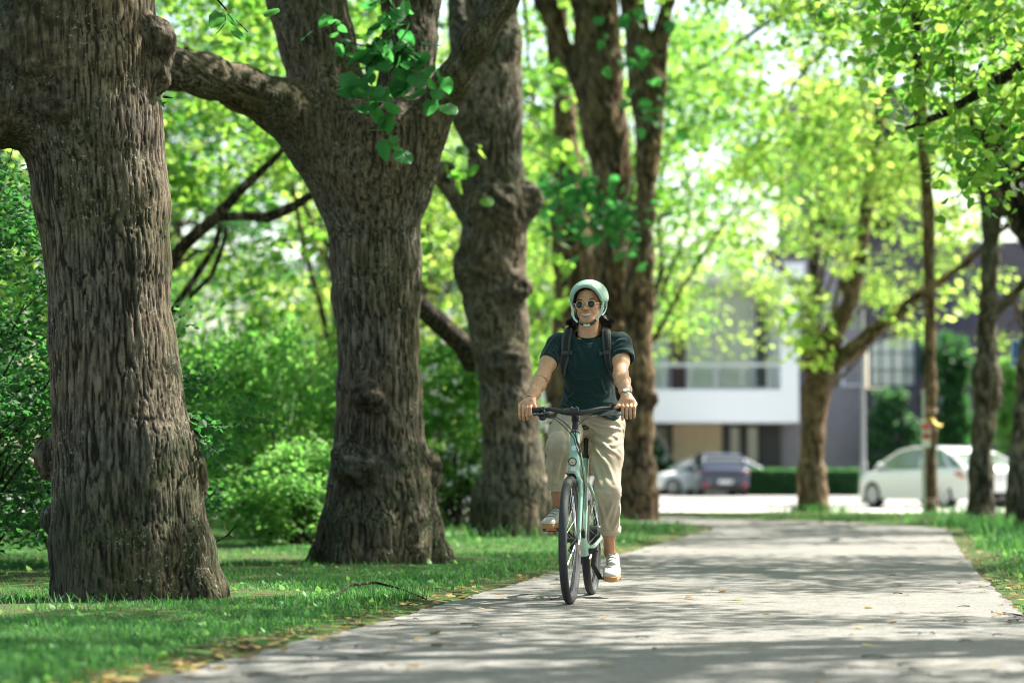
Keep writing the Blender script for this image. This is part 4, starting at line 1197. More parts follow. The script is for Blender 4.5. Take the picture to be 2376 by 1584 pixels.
# hedge and wall greenery
def hedge(label, px0, px1, py, Y, depth, k, seed, m=LEAF_IVY, name='hedge', zb=-.2, size=.12, cat='hedge'):
    a = at(px0, py, Y); b = at(px1, py, Y); r = np.random.default_rng(seed)
    t = empty(name, ((a[0] + b[0]) / 2, Y + depth / 2, zb)); tag(t, label, cat)
    w = b[0] - a[0]; h = a[2] - zb
    n = k
    face = r.integers(0, 3, n)
    x = r.uniform(-w / 2, w / 2, n); y = r.uniform(-depth / 2, depth / 2, n); z = r.uniform(0, h, n)
    y = np.where(face < 2, -depth / 2 + np.abs(r.normal(size=n)) * .08, y); z = np.where(face == 2, h - np.abs(r.normal(size=n)) * .06, z)
    V, F = leaf_arrays(np.stack([x, y, z], 1), size, r, 'kite', (-50, 60), 60)
    mesh_np('foliage', V, F, m, t, False)
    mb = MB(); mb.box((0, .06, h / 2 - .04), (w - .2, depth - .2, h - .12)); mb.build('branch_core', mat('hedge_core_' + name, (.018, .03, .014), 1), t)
hedge('low clipped hedge in front of the grey brick wall', 1735, 1996, 1090, 93, 1.0, 9000, 71)
def climber(label, cx, py0, py1, wpx, Y, seed, k, m=LEAF_IVY, name='climbing_plant', cat='climbing plant', size=.2):
    a = at(cx - wpx / 2, py0, Y); b = at(cx + wpx / 2, py1, Y); r = np.random.default_rng(seed)
    t = empty(name, ((a[0] + b[0]) / 2, Y, -.2)); tag(t, label, cat)
    h = a[2] + .2; w = b[0] - a[0]
    C = np.stack([r.uniform(-w / 2, w / 2, k), r.uniform(-.3, .3, k), r.uniform(.1, h, k)], 1)
    C[:, 0] *= np.clip(1.15 - (C[:, 2] / h) ** 3 * .6, .3, 1)
    P = clump_points(C, np.full(k, .38), 60, r, .9)
    V, F = leaf_arrays(P, size, r, 'kite', (-70, 10), 50)
    mesh_np('foliage', V, F, m, t, False)
    mb = MB()
    for q in range(10):
        mb.tube(limb_path((r.uniform(-w / 3, w / 3), 0, 0), C[r.integers(k)], r), [.05, .045, .04, .035, .03, .02, .01], 5)
    mb.build('stem', BARK_FAR, t, fix=False)
climber('round ivy shrub against the dark wall between lamp post and slim trunk', 2070, 905, 1150, 105, 97, 72, 80)
climber('tall dark cypress behind the white car roof', 2215, 770, 1150, 62, 96.5, 73, 90, LEAF_D, 'cypress', 'cypress')
climber('bright climbing plant on the dark wall behind the crossing sign', 2345, 840, 1150, 50, 90, 74, 60, LEAF_BUSH)
climber('second cypress in the shadow beside the grey post', 2160, 790, 1150, 30, 98, 75, 40, LEAF_D, 'cypress', 'cypress')
bush('white blossoming bush by the building behind the silver car', 5.3, 98, (.7, .7, 1.2), 40, 90, .2, LEAF_IVY, 76, .4, 10, flowers=90, group='bushes by the building')

# crossing sign
sg = empty('crossing_sign', at(2373, 1240, 44) * [1, 1, 0]); tag(sg, 'blue square crossing sign with a white triangle and walking figure', 'sign')
b = np.array(sg.location); c = at(2376, 820, 44) - b; hw = 31 / 5940 * 44
mb = MB(); mb.box(c, (hw * 2, .02, hw * 2)); mb.build('panel', mat('sign_blue', (.015, .10, .33), .4), sg, bevel=.008)
mb = MB()
for s1 in (-1, 1):
    mb.box(c + [0, -.012, s1 * hw * .95], (hw * 1.96, .004, hw * .06)); mb.box(c + [s1 * hw * .95, -.013, 0], (hw * .06, .004, hw * 1.9))
mb.prism([c + [-hw * .72, -.014, -hw * .6], c + [hw * .72, -.014, -hw * .6], c + [0, -.014, hw * .68]], (0, -.004, 0)); mb.build('triangle', mat('sign_white', (.8, .8, .8), .4), sg)
mb = MB(); z0 = c[2]
mb.tube([c + [.0, -.022, .09], c + [.0, -.022, .02]], .028, 8); mb.tube([c + [0, -.022, .0], c + [-.06, -.022, -.11]], .016, 6); mb.tube([c + [0, -.022, .0], c + [.06, -.022, -.11]], .016, 6); mb.lathe(c + [0, -.022, .12], (0, 1, 0), [(.022, 0), (.022, .004)], 12)
mb.build('pictogram', BLACK, sg)
mb = MB(); mb.tube([(.0, .04, -.2), (.0, .04, c[2] + .3)], .03, 12); mb.build('pole', STEEL, sg, smooth=40)

# ================================================================== CARS
def paint(name, col, metal=.0, rough=.35): return mat(name, col, rough, metal, coat=1.0)
TYRE = mat('tyre_rubber', (.018, .018, .019), .85, bump=.2, bscale=90)
RIM = mat('rim_alloy', (.5, .5, .5), .3, .9)
REDL = mat('lamp_red', (.55, .01, .01), .2, coat=1.0)
CLAMP = mat('lamp_clear', (.75, .75, .72), .15, coat=1.0)
PLATE = mat('plate_white', (.78, .78, .76), .5); PINK = mat('plate_ink', (.05, .05, .07), .6)
TRIM = mat('trim_black', (.015, .015, .016), .5)
CHROME = mat('chrome', (.8, .8, .8), .12, 1.0)

def make_car(root, prof, half, paintm, L, wheels, wr=.33, glassm=GLS, plate='', taillight='sedan', frontend=False):
    """prof: stations along x (0 rear .. L front): (x, z_low, z_belt, z_top, w_low, w_belt, w_top, glass?)"""
    # body below the belt
    def ring(x, zl, zb, wl, wb, n=0):
        return [(x, -wl, zl + .05), (x, -wl, zl), (x, -wl * 1.01, zl + (zb - zl) * .35), (x, -wb, zl + (zb - zl) * .72), (x, -wb * .965, zb), (x, -wb * .6, zb + .018), (x, 0, zb + .03),
                (x, wb * .6, zb + .018), (x, wb * .965, zb), (x, wb, zl + (zb - zl) * .72), (x, wl * 1.01, zl + (zb - zl) * .35), (x, wl, zl), (x, wl, zl + .05)]
    V = []; F = []
    st = prof
    for q in st: V += ring(q[0], q[1], q[2], q[3], q[4])
    m = 13
    for i in range(len(st) - 1):
        for j in range(m - 1):
            F.append((i * m + j, i * m + j + 1, (i + 1) * m + j + 1, (i + 1) * m + j))
    F.append(tuple(range(m))); F.append(tuple((len(st) - 1) * m + j for j in range(m))[::-1])
    me = bpy.data.meshes.new('body'); me.from_pydata(V, [], F); me.materials.append(paintm)
    o = bpy.data.objects.new('body', me); COL.objects.link(o); o.parent = root
    import bmesh
    bm = bmesh.new(); bm.from_mesh(me); bmesh.ops.recalc_face_normals(bm, faces=bm.faces[:]); bm.to_mesh(me); bm.free()
    sub = o.modifiers.new('s', 'SUBSURF'); sub.levels = 2; sub.render_levels = 2
    me.polygons.foreach_set('use_smooth', [True] * len(me.polygons))
    return o
def cabin(root, pts, paintm, glassm, ws, wt):
    """pts: (x,z) outline of the glasshouse from rear belt over the roof to front belt; ws belt half width, wt roof half width"""
    zb = min(p[1] for p in pts); zt = max(p[1] for p in pts)
    def wv(z): return ws + (wt - ws) * (z - zb) / (zt - zb)
    V = []; F = []; n = len(pts)
    for x, z in pts: V += [(x, -wv(z), z), (x, -wv(z) * .55, z + .02 * (z > zb + .1)), (x, wv(z) * .55, z + .02 * (z > zb + .1)), (x, wv(z), z)]
    for i in range(n - 1):
        for j in range(3): F.append((i * 4 + j, i * 4 + j + 1, i * 4 + 4 + j + 1, i * 4 + 4 + j))
    F.append(tuple(i * 4 for i in range(n))[::-1]); F.append(tuple(i * 4 + 3 for i in range(n)))
    mb = MB(); mb._add(V, F); o = mb.build('glasshouse', glassm, root, smooth=35)
    return o, wv
def wheel(root, x, y, r, w=.2):
    s = 1 if y > 0 else -1
    mb = MB(); mb.lathe((x, y, r), (0, s, 0), [(r * .62, -w / 2), (r * .93, -w / 2), (r, -w / 2 + .03), (r, w / 2 - .03), (r * .93, w / 2), (r * .66, w / 2), (r * .62, w / 2 - .03)], 36, close=True)
    wo = mb.build('wheel', TYRE, root, smooth=40)
    mb = MB(); mb.lathe((x, y, r), (0, s, 0), [(r * .66, w / 2 - .01), (r * .60, w / 2 + .002), (r * .57, w / 2 - .05), (.06, w / 2 - .03), (0, w / 2)], 36)
    for k in range(5):
        a = k * math.tau / 5; d = Vector((math.cos(a), 0, math.sin(a)))
        mb.tube([Vector((x, y + s * (w / 2 - .01), r)) + d * .03, Vector((x, y + s * (w / 2 - .005), r)) + d * r * .6], .022, 6)
    mb.build('rim', RIM, wo, smooth=40)

# white sedan, seen from behind and its left side
wc = empty('parked_car', (at(2288, 1180, 58)[0], 59.4, -.15), (0, 0, R(90 + 28))); tag(wc, 'white sedan parked behind the street trees, rear end towards us', 'car', 'cars parked by the street')
WP = paint('paint_white', (.82, .81, .78))
# x forward, y left; origin at the rear axle line
make_car(wc, [(-1.02, .36, .82, .70, .72), (-.98, .24, .95, .82, .84), (-.75, .21, .99, .88, .90), (-.3, .20, 1.0, .89, .92), (.6, .19, .97, .89, .915), (1.9, .19, .95, .88, .91), (2.7, .19, .92, .88, .90), (3.2, .20, .86, .86, .87), (3.5, .22, .76, .78, .78), (3.62, .30, .62, .6, .62)], 0, WP, 4.6, None)
_, wv = cabin(wc, [(-.55, .985), (-.15, 1.19), (.35, 1.38), (.9, 1.44), (1.5, 1.44), (2.0, 1.36), (2.35, 1.19), (2.72, .95)], WP, glass_mat('glass_car', (.10, .13, .12), .1), .82, .60)
mb = MB()   # roof skin and pillars, proud of the glass
roof = [(-.0, 1.27), (.35, 1.385), (.9, 1.445), (1.5, 1.445), (2.0, 1.365), (2.12, 1.31)]
mb._add([(x, sy * wv(z) * 1.01, z + .012 + .02 * (abs(sy) < .9)) for x, z in roof for sy in (-1, -.5, .5, 1)], [(i * 4 + j, i * 4 + j + 1, i * 4 + 5 + j, i * 4 + 4 + j) for i in range(len(roof) - 1) for j in range(3)])
for sy in (-1, 1):
    for path in ([(-.62, .985), (-.2, 1.19), (.35, 1.385), (.9, 1.445)], [(.9, 1.44), (1.5, 1.44), (2.0, 1.36), (2.35, 1.19), (2.74, .945)], [(1.0, .98), (1.06, 1.43)], [(-.15, .99), (.06, 1.1), (.3, 1.35)]):
        mb.tube([(x, sy * (wv(z) + .006), z) for x, z in path], .03, 8)
mb.build('roof', WP, wc, smooth=50)
for x, y in ((0, .80), (0, -.80), (2.78, .80), (2.78, -.80)): wheel(wc, x, y, .33)
for sy in (1, -1):
    mb = MB(); mb.prism([(-.93, sy * .74, .76), (-.93, sy * .74, .88), (-.50, sy * .895, .885), (-.38, sy * .905, .83), (-.66, sy * .90, .73)], (-.05, sy * .024, 0)); mb.build('tail_light', REDL, wc, bevel=.01)
    mb = MB(); mb.tube([(2.28, sy * .86, .98), (2.28, sy * .96, 1.0)], .02, 6); mb.tube([(2.36, sy * 1.0, 1.02), (2.28, sy * 1.01, 1.03), (2.20, sy * 1.0, 1.02)], [(.04, .05), (.07, .10), (.06, .08)], 12); mb.build('mirror', WP, wc, smooth=50)
    mb = MB(); mb.tube([(1.75, sy * .918, .82), (1.55, sy * .93, .825)], .012, 6); mb.tube([(.75, sy * .925, .83), (.55, sy * .937, .835)], .012, 6); mb.build('door_handle', WP, wc)
def plate(parent, c, yaw, w, h, text, tilt=0):
    mb = MB(); mb.box((0, 0, 0), (.012, w, h)); o = mb.build('number_plate', PLATE, parent); o.location = c; o.rotation_euler = (0, tilt, yaw)
    mb = MB(); r = np.random.default_rng(3); n = 7
    for k in range(n):
        if k == 3: continue
        y = (k - (n - 1) / 2) * w / (n + .8); mb.box((-.0075, y, 0), (.002, w / 13, h * .12)); mb.box((-.0075, y - w / 30, 0), (.002, w / 60, h * .6)); mb.box((-.0075, y + w / 32, (r.random() - .5) * h * .3), (.002, w / 60, h * .3)); mb.box((-.0075, y, h * .26), (.002, w / 13, h * .1))
    mb.build('lettering', PINK, o)
    return o
plate(wc, (-1.075, 0, .72), 0, .5, .11, '')
mb = MB(); mb.box((-.97, 0, .24), (.12, 1.3, .10)); mb.build('bumper_trim', TRIM, wc, bevel=.02)
mb = MB(); mb.box((-1.0, 0, .83), (.07, .6, .02)); mb.build('trunk_trim', CHROME, wc)

# dark blue hatchback, rear to us
bc = empty('parked_car', (at(1686, 1150, 89)[0], 91, -.15), (0, 0, R(90 + 4))); tag(bc, 'dark blue hatchback with its rear and pale plate facing us, by the hedge', 'car', 'cars parked by the street')
BP = paint('paint_navy', (.02, .032, .07), .1)
make_car(bc, [(-.82, .40, .80, .72, .74), (-.78, .26, .98, .84, .86), (-.55, .21, 1.02, .88, .90), (.5, .19, 1.0, .88, .90), (2.0, .19, .96, .87, .89), (2.9, .20, .86, .85, .86), (3.2, .25, .70, .7, .72)], 0, BP, 4, None)
_, wv2 = cabin(bc, [(-.66, .99), (-.55, 1.22), (-.3, 1.42), (.4, 1.50), (1.4, 1.49), (2.1, 1.22), (2.5, .96)], BP, GLS, .83, .64)
mb = MB(); roof = [(-.38, 1.38), (-.2, 1.44), (.4, 1.51), (1.4, 1.50), (1.6, 1.43)]
mb._add([(x, sy * wv2(z) * 1.01, z + .012 + .02 * (abs(sy) < .9)) for x, z in roof for sy in (-1, -.5, .5, 1)], [(i * 4 + j, i * 4 + j + 1, i * 4 + 5 + j, i * 4 + 4 + j) for i in range(len(roof) - 1) for j in range(3)])
for sy in (-1, 1):
    mb.tube([(x, sy * (wv2(z) + .005), z) for x, z in ((-.68, .99), (-.56, 1.22), (-.3, 1.42), (.4, 1.5), (1.4, 1.49), (2.1, 1.22), (2.52, .955))], .035, 8)
mb.build('roof', BP, bc, smooth=50)
for x, y in ((0, .78), (0, -.78), (2.6, .78), (2.6, -.78)): wheel(bc, x, y, .33)
for sy in (1, -1):
    mb = MB(); mb.prism([(-.80, sy * .60, .80), (-.80, sy * .60, .88), (-.62, sy * .87, .90), (-.62, sy * .88, .80)], (-.06, sy * .015, 0)); mb.build('tail_light', REDL, bc, bevel=.01)
    mb = MB(); mb.prism([(-.84, sy * .62, .36), (-.84, sy * .62, .44), (-.80, sy * .78, .44), (-.80, sy * .78, .36)], (-.03, 0, 0)); mb.build('reflector', REDL, bc)
mb = MB(); mb.box((-.86, 0, .82), (.05, 1.5, .09)); mb.build('light_bar', TRIM, bc, bevel=.01)
plate(bc, (-.875, 0, .52), 0, .52, .13, '')
mb = MB(); mb.box((-.80, 0, .30), (.12, 1.4, .16)); mb.build('bumper_trim', TRIM, bc, bevel=.02)
# pale car, side on, partly behind the trunk
gc = empty('parked_car', (at(1722, 1150, 93)[0], 94.3, -.15), (0, 0, R(180 + 8))); tag(gc, 'silver car side on, between the brown trunk and the dark blue hatchback', 'car', 'cars parked by the street')
SP = paint('paint_silver', (.82, .82, .82), .0, .3)
make_car(gc, [(-.9, .38, .84, .70, .72), (-.85, .25, .96, .82, .84), (-.5, .21, 1.0, .87, .89), (.6, .19, .97, .88, .90), (1.9, .19, .95, .88, .90), (2.7, .20, .88, .86, .87), (3.3, .24, .74, .76, .78), (3.42, .3, .6, .6, .62)], 0, SP, 4, None)
_, wv3 = cabin(gc, [(-.65, .98), (-.1, 1.30), (.5, 1.45), (1.2, 1.46), (1.8, 1.30), (2.45, .96)], SP, bpy.data.materials['glass_car'], .82, .62)
mb = MB()
mb._add([(x, sy * wv3(z) * 1.01, z + .012 + .02 * (abs(sy) < .9)) for x, z in ((-.2, 1.26), (.1, 1.36), (.5, 1.455), (1.2, 1.465), (1.5, 1.40)) for sy in (-1, -.5, .5, 1)], [(i * 4 + j, i * 4 + j + 1, i * 4 + 5 + j, i * 4 + 4 + j) for i in range(4) for j in range(3)])
for sy in (-1, 1):
    mb.tube([(x, sy * (wv3(z) + .005), z) for x, z in ((-.68, .98), (-.1, 1.30), (.5, 1.45), (1.2, 1.46), (1.8, 1.30), (2.47, .955))], .03, 8)
    mb.tube([(.75, sy * (wv3(.98) + .005), .98), (.78, sy * (wv3(1.45) + .005), 1.45)], .03, 8)
mb.build('roof', SP, gc, smooth=50)
for x, y in ((0, .79), (0, -.79), (2.65, .79), (2.65, -.79)): wheel(gc, x, y, .33)
for sy in (1, -1):
    mb = MB(); mb.prism([(3.1, sy * .80, .66), (3.34, sy * .66, .68), (3.30, sy * .66, .78), (3.0, sy * .83, .80)], (.03, sy * .03, 0)); mb.build('headlight', CLAMP, gc, bevel=.01)
    mb = MB(); mb.prism([(-.88, sy * .66, .78), (-.88, sy * .66, .88), (-.6, sy * .87, .88), (-.66, sy * .87, .78)], (-.04, sy * .02, 0)); mb.build('tail_light', REDL, gc, bevel=.01)
# ================================================================== BICYCLE AND RIDER: shared local frame
# origin: front tyre contact; +x the rider's left (image right), +y backwards, z up
BO = np.array([0.315, 13.95, 0.0]); BTH = R(-8)
_cr, _sr = math.cos(BTH), math.sin(BTH)
RM = np.array([[_cr, -_sr, 0], [_sr, _cr, 0], [0, 0, 1]])
def LP(px, py, yl):
    d = RM.T @ ray(px, py); c = RM.T @ (CAM - BO)
    return c + d * ((yl - c[1]) / d[1])
def surf(sd, px, py, off=0.0, y0=-.3, y1=1.4):
    d = RM.T @ ray(px, py); c = RM.T @ (CAM - BO)
    t = (y0 - c[1]) / d[1]; t1 = (y1 - c[1]) / d[1]; d_ = d
    while t < t1:
        p = c + d_ * t; v = sd.ev(p[None])[0] - off
        if v < .0008: return p
        t += max(v * .7, .001)
    return None
MINT = mat('frame_mint', (.25, .42, .32), .28, coat=.6, vary=.03, vscale=6)
BLK = mat('matt_black', (.016, .017, .018), .42)
RUB = mat('grip_rubber', (.02, .02, .021), .75, bump=.3, bscale=300)
STL = mat('polished_steel', (.62, .62, .62), .22, 1.0)
TYB = mat('bicycle_tyre', (.028, .029, .031), .7, vary=.15, vscale=60, bump=.35, bscale=160, bdist=.002)
ORNG = mat('reflector_orange', (.9, .22, .01), .3, coat=1)
WREF = mat('reflector_white', (.72, .70, .68), .25, coat=1)
bk = empty('bicycle', BO, (0, 0, BTH)); tag(bk, 'mint green bicycle with black handlebar being ridden along the path', 'bicycle')
Rw = .348
def bike_wheel(y, rear):
    mb = MB(); prof = [(Rw - .038, -.014), (Rw - .030, -.0205), (Rw - .016, -.0235), (Rw - .005, -.016), (Rw, -.005), (Rw, .005), (Rw - .005, .016), (Rw - .016, .0235), (Rw - .030, .0205), (Rw - .038, .014)]
    mb.lathe((0, y, .35), (1, 0, 0), [(r, a) for r, a in prof], 96, close=True)
    w = empty('wheel', (0, 0, 0)); w.parent = bk
    mb.build('tyre', TYB, w, smooth=60)
    mb = MB(); mb.lathe((0, y, .35), (1, 0, 0), [(Rw - .036, -.0125), (Rw - .050, -.011), (Rw - .060, -.004), (Rw - .060, .004), (Rw - .050, .011), (Rw - .036, .0125)], 96, close=True); mb.build('rim', BLK, w, smooth=50)
    mb = MB(); hr = .055 if rear else .018; hw = .045 if rear else .04
    mb.lathe((0, y, .35), (1, 0, 0), [(.012, -hw - .012), (hr * .8, -hw), (hr, -hw + .008), (hr * (1 if rear else .7), 0), (hr, hw - .008), (hr * .8, hw), (.012, hw + .012)], 32); mb.build('hub', BLK, w, smooth=40)
    n = 32
    mb = MB()
    for k in range(n):
        a = k * math.tau / n; s = 1 if k % 2 else -1; b = a + (.35 if (k // 2) % 2 else -.35) * (1 if not rear else .8)
        p = np.array([s * hw * .85, y + hr * math.cos(b), .35 + hr * math.sin(b)]); q = np.array([0, y + (Rw - .058) * math.cos(a), .35 + (Rw - .058) * math.sin(a)])
        mb.tube([p, q], .0011, 5, cap=False)
    mb.build('spokes', STL, w, fix=False)
    mb = MB(); dx = .052 if not rear else .058
    mb.lathe((dx, y, .35), (1, 0, 0), [(.062, 0), (.080, 0), (.080, .002), (.062, .002)], 48, close=True)
    for k in range(6):
        a = k * math.tau / 6; mb.tube([(dx + .001, y + .02 * math.cos(a), .35 + .02 * math.sin(a)), (dx + .001, y + .064 * math.cos(a + .4), .35 + .064 * math.sin(a + .4))], .003, 5)
    mb.build('brake_disc', STL, w, smooth=40)
    mb = MB(); mb.tube([(0, y + (Rw - .06) * math.cos(-2.0), .35 + (Rw - .06) * math.sin(-2.0)), (0, y + (Rw - .10) * math.cos(-2.0), .35 + (Rw - .10) * math.sin(-2.0))], .003, 6); mb.build('valve', BLK, w)
bike_wheel(0, False); bike_wheel(1.08, True)
HT, HB = np.array([0, .250, .930]), np.array([0, .172, .722])
s = SDF()
s.cone(HB - [0, -.004, .012], HT, .0275, .0245, .01)
s.cone([0, .20, .76], [0, .585, .305], .030, .036, .03, sq=((1, 0, 0), .92))       # down tube
s.cone([0, .255, .885], [0, .715, .660], .022, .018, .02)                         # top tube, low slung
s.cone([0, .655, .27], [0, .775, .80], .019, .0175, .02)                          # seat tube
s.box([0, .625, .278], [.033, .055, .038], .018, k=.02)
for sx in (-1, 1):
    s.cone([sx * .030, .67, .275], [sx * .052, .80, .300], .013, .011, .015)
    s.cone([sx * .052, .80, .300], [sx * .066, 1.07, .345], .011, .009, .008)
    s.cone([sx * .016, .745, .66], [sx * .050, .84, .56], .010, .009, .012)
    s.cone([sx * .050, .84, .56], [sx * .066, 1.075, .36], .009, .008, .008)
    s.box([sx * .067, 1.08, .35], [.005, .022, .022], .004, k=.008)
V, F = s.mesh(.0033); V = vsmooth(V, F, 2); frame = mesh_np('frame', V, F, MINT, bk)
s = SDF()
s.cone(HB - [0, .004, .030], HB - [0, -.002, .012], .029, .030, .01)
for sx in (-1, 1):
    s.cone([sx * .010, .165, .700], [sx * .037, .150, .666], .019, .0140, .015)
    s.cone([sx * .037, .150, .666], [sx * .044, .120, .60], .0140, .0130, .012)
    s.cone([sx * .044, .120, .60], [sx * .050, .005, .36], .0130, .0105, .01)
    s.box([sx * .053, 0, .352], [.005, .016, .020], .004, k=.008)
V, F = s.mesh(.0033); V = vsmooth(V, F, 2); fork = mesh_np('fork', V, F, MINT, bk)
mb = MB(); mb.box((.068, .045, .385), (.022, .03, .05), Quaternion((1, 0, 0), R(20))); mb.build('brake_caliper', BLK, fork, bevel=.004)
# steerer, stem, bar
mb = MB(); mb.tube([HT, HT + (HT - HB) * .04], .027, 20); mb.tube([HT, [0, .282, 1.015]], .0185, 20); mb.lathe([0, .286, 1.028], [0, .34, 1], [(.024, -.03), (.024, .015), (.018, .02), (0, .021)], 20)
mb.tube([[0, .285, 1.025], [0, .225, 1.048]], [.020, .019], 16)
mb.tube([[-.024, .215, 1.052], [.024, .215, 1.052]], .0235, 20)
for sx in (-1, 1):
    mb.tube([[sx * .014, .192, 1.070], [sx * .014, .215, 1.078]], .004, 8); mb.tube([[sx * .014, .192, 1.034], [sx * .014, .215, 1.026]], .004, 8)
mb.build('stem', BLK, bk, smooth=40)
bar_px = [(1206, 951, .325), (1232, 951.5, .315), (1258, 950.5, .295), (1276, 949, .278), (1290, 951.5, .258), (1304, 955, .238), (1318, 957, .222), (1334, 957.5, .215), (1350, 957, .222), (1366, 954.5, .236), (1380, 950.5, .252), (1396, 947.5, .275), (1414, 946.5, .290), (1440, 947.5, .312), (1478, 949.5, .328)]
BAR = [LP(*q) for q in bar_px]
hb = MB(); hb.tube(BAR, [.0112, .0112, .0112, .0115, .0125, .0145, .0158, .0159, .0158, .0145, .0125, .0115, .0112, .0112, .0112], 18); hbo = hb.build('handlebar', BLK, bk, smooth=50)
def bar_at(px):
    xs_ = [q[0] for q in bar_px]; i = np.array([np.interp(px, xs_, [B_[k] for B_ in BAR]) for k in range(3)]); return i
for a_, b_ in ((1203, 1256), (1432, 1480)):
    mb = MB(); g = [bar_at(a_ + (b_ - a_) * k / 10) for k in range(11)]
    mb.tube(g, [.0185, .0172, .0165, .0168, .0165, .0168, .0165, .0168, .0165, .0172, .018], 18); mb.build('grip', RUB, hbo, smooth=50)
def lever(pts, rad, name='brake_lever', m=BLK):
    mb = MB(); mb.tube([LP(*p) for p in pts], rad, 10); return mb.build(name, m, bk, smooth=50)
mb = MB(); c = bar_at(1262)
mb.tube([bar_at(1258), bar_at(1266)], .0175, 16)
mb.tube([LP(1262, 955, .275), LP(1270, 961, .262), LP(1276, 966, .255)], [.011, .009, .005], 10)
mb.tube([LP(1238, 962, .262), LP(1250, 962, .252), LP(1262, 961, .255), LP(1268, 958, .265)], [(.005, .006), (.005, .007), (.006, .008), (.008, .01)], 10)
mb.build('brake_lever', BLK, bk, smooth=50)
s = SDF(); s.ell(LP(1259, 970, .272), [.020, .022, .014], k=.01); s.cone(LP(1252, 962, .275), LP(1274, 965, .262), .010, .008, .012); s.cone(LP(1246, 959, .27), LP(1258, 966, .27), .006, .009, .01)
V, F = s.mesh(.0035); mesh_np('gear_shifter', V, F, BLK, bk)
mb = MB(); mb.tube([bar_at(1420), bar_at(1429)], .0175, 16)
mb.tube([LP(1426, 952, .28), LP(1416, 956, .262), LP(1404, 960, .258), LP(1393, 963.5, .262)], [(.010, .008), (.011, .009), (.008, .007), (.004, .004)], 10)
mb.tube([LP(1410, 961, .252), LP(1422, 960.5, .246), LP(1434, 962, .25), LP(1446, 961, .256)], [(.006, .007), (.005, .006), (.005, .006), (.006, .007)], 10)
mb.build('brake_lever', mat('lever_grey', (.16, .16, .165), .3, .7), bk, smooth=50)
mb = MB(); mb.lathe(LP(1424, 938.5, .275), (0, -.5, 1), [(.015, -.006), (.015, 0), (.012, .007), (0, .010)], 20); mb.tube([LP(1421, 944, .285), LP(1424, 939, .275)], .005, 8); mb.tube([LP(1412, 935, .27), LP(1420, 934, .265)], .0035, 8); mb.build('bell', mat('bell_black', (.03, .03, .03), .25, .6), bk, smooth=50)
CAB = BLK
for pts in ([(1274, 966, .26), (1290, 967, .22), (1308, 978, .17), (1324, 994, .16), (1334, 1010, .18), (1343, 1030, .20), (1347, 1046, .21), (1346, 1058, .215)],
            [(1274, 969, .26), (1288, 971, .21), (1304, 985, .165), (1320, 1001, .155), (1332, 1018, .17), (1337, 1036, .18), (1344, 1052, .20), (1346, 1058, .215)],
            [(1394, 963.5, .262), (1376, 965, .23), (1356, 973, .18), (1342, 985, .165), (1335, 1000, .17), (1338, 1026, .175), (1346, 1046, .20), (1347, 1058, .215)],
            [(1336, 1008, .16), (1341, 1030, .155), (1348, 1060, .19), (1353, 1100, .17), (1357, 1130, .14), (1352, 1200, .06), (1350, 1232, .03)]):
    mb = MB(); q = [LP(*p) for p in pts]; mb.tube(q, .0027, 7); mb.build('cable', CAB, bk, smooth=60)
mb = MB(); mb.lathe(LP(1333, 1039, .1985), (0, -1, .36), [(.016, -.006), (.017, .001), (.013, .003), (0, .0035)], 24); mb.build('head_badge', WREF, bk, smooth=40)
lt = empty('headlight', (0, 0, 0)); lt.parent = bk
c = LP(1328.5, 1070.5, .105)
mb = MB(); mb.lathe(c, (0, -1, 0), [(.010, -.045), (.021, -.02), (.0240, .0), (.0240, .007), (.0185, .007), (.0175, .002)], 28); mb.tube([c + [0, .03, -.01], c + [.004, .075, -.02]], .006, 8); mb.build('housing', BLK, lt, smooth=40)
mb = MB(); mb.lathe(c, (0, -1, 0), [(.0195, .004), (.015, .0035), (.010, -.004), (.006, .004), (0, .005)], 24); mb.build('lens', mat('lamp_lens', (.42, .40, .37), .06, 1.0), lt, smooth=40)
mb = MB(); c = LP(1329.5, 1087, .12); mb.box(c, (.024, .008, .028)); mb.build('front_reflector', WREF, bk, bevel=.003)
# mudguard
mb = MB(); arc = [(0, math.cos(a) * .362, .35 + math.sin(a) * .362) for a in np.radians(np.linspace(96, 45, 14))]
mb.tube(arc, [(.0022, .023)] * 14, 12, flat=(0, 0, 1)); mb.tube([(0, .12, .70), (0, .16, .71)], .006, 8); mb.build('mudguard', BLK, bk, smooth=50)
# saddle and post
mb = MB(); mb.tube([(0, .775, .80), (0, .812, .945)], .0145, 16); mb.tube([(0, .775, .795), (0, .779, .812)], .021, 16); mb.build('seat_post', BLK, bk, smooth=40)
s = SDF(); s.ell([0, .90, .975], [.085, .085, .030], k=.03); s.cone([0, .86, .975], [0, .68, .972], .045, .022, .04, sq=((0, 0, 1), .6)); V, F = s.mesh(.006); mesh_np('saddle', vsmooth(V, F, 2), F, BLK, bk)
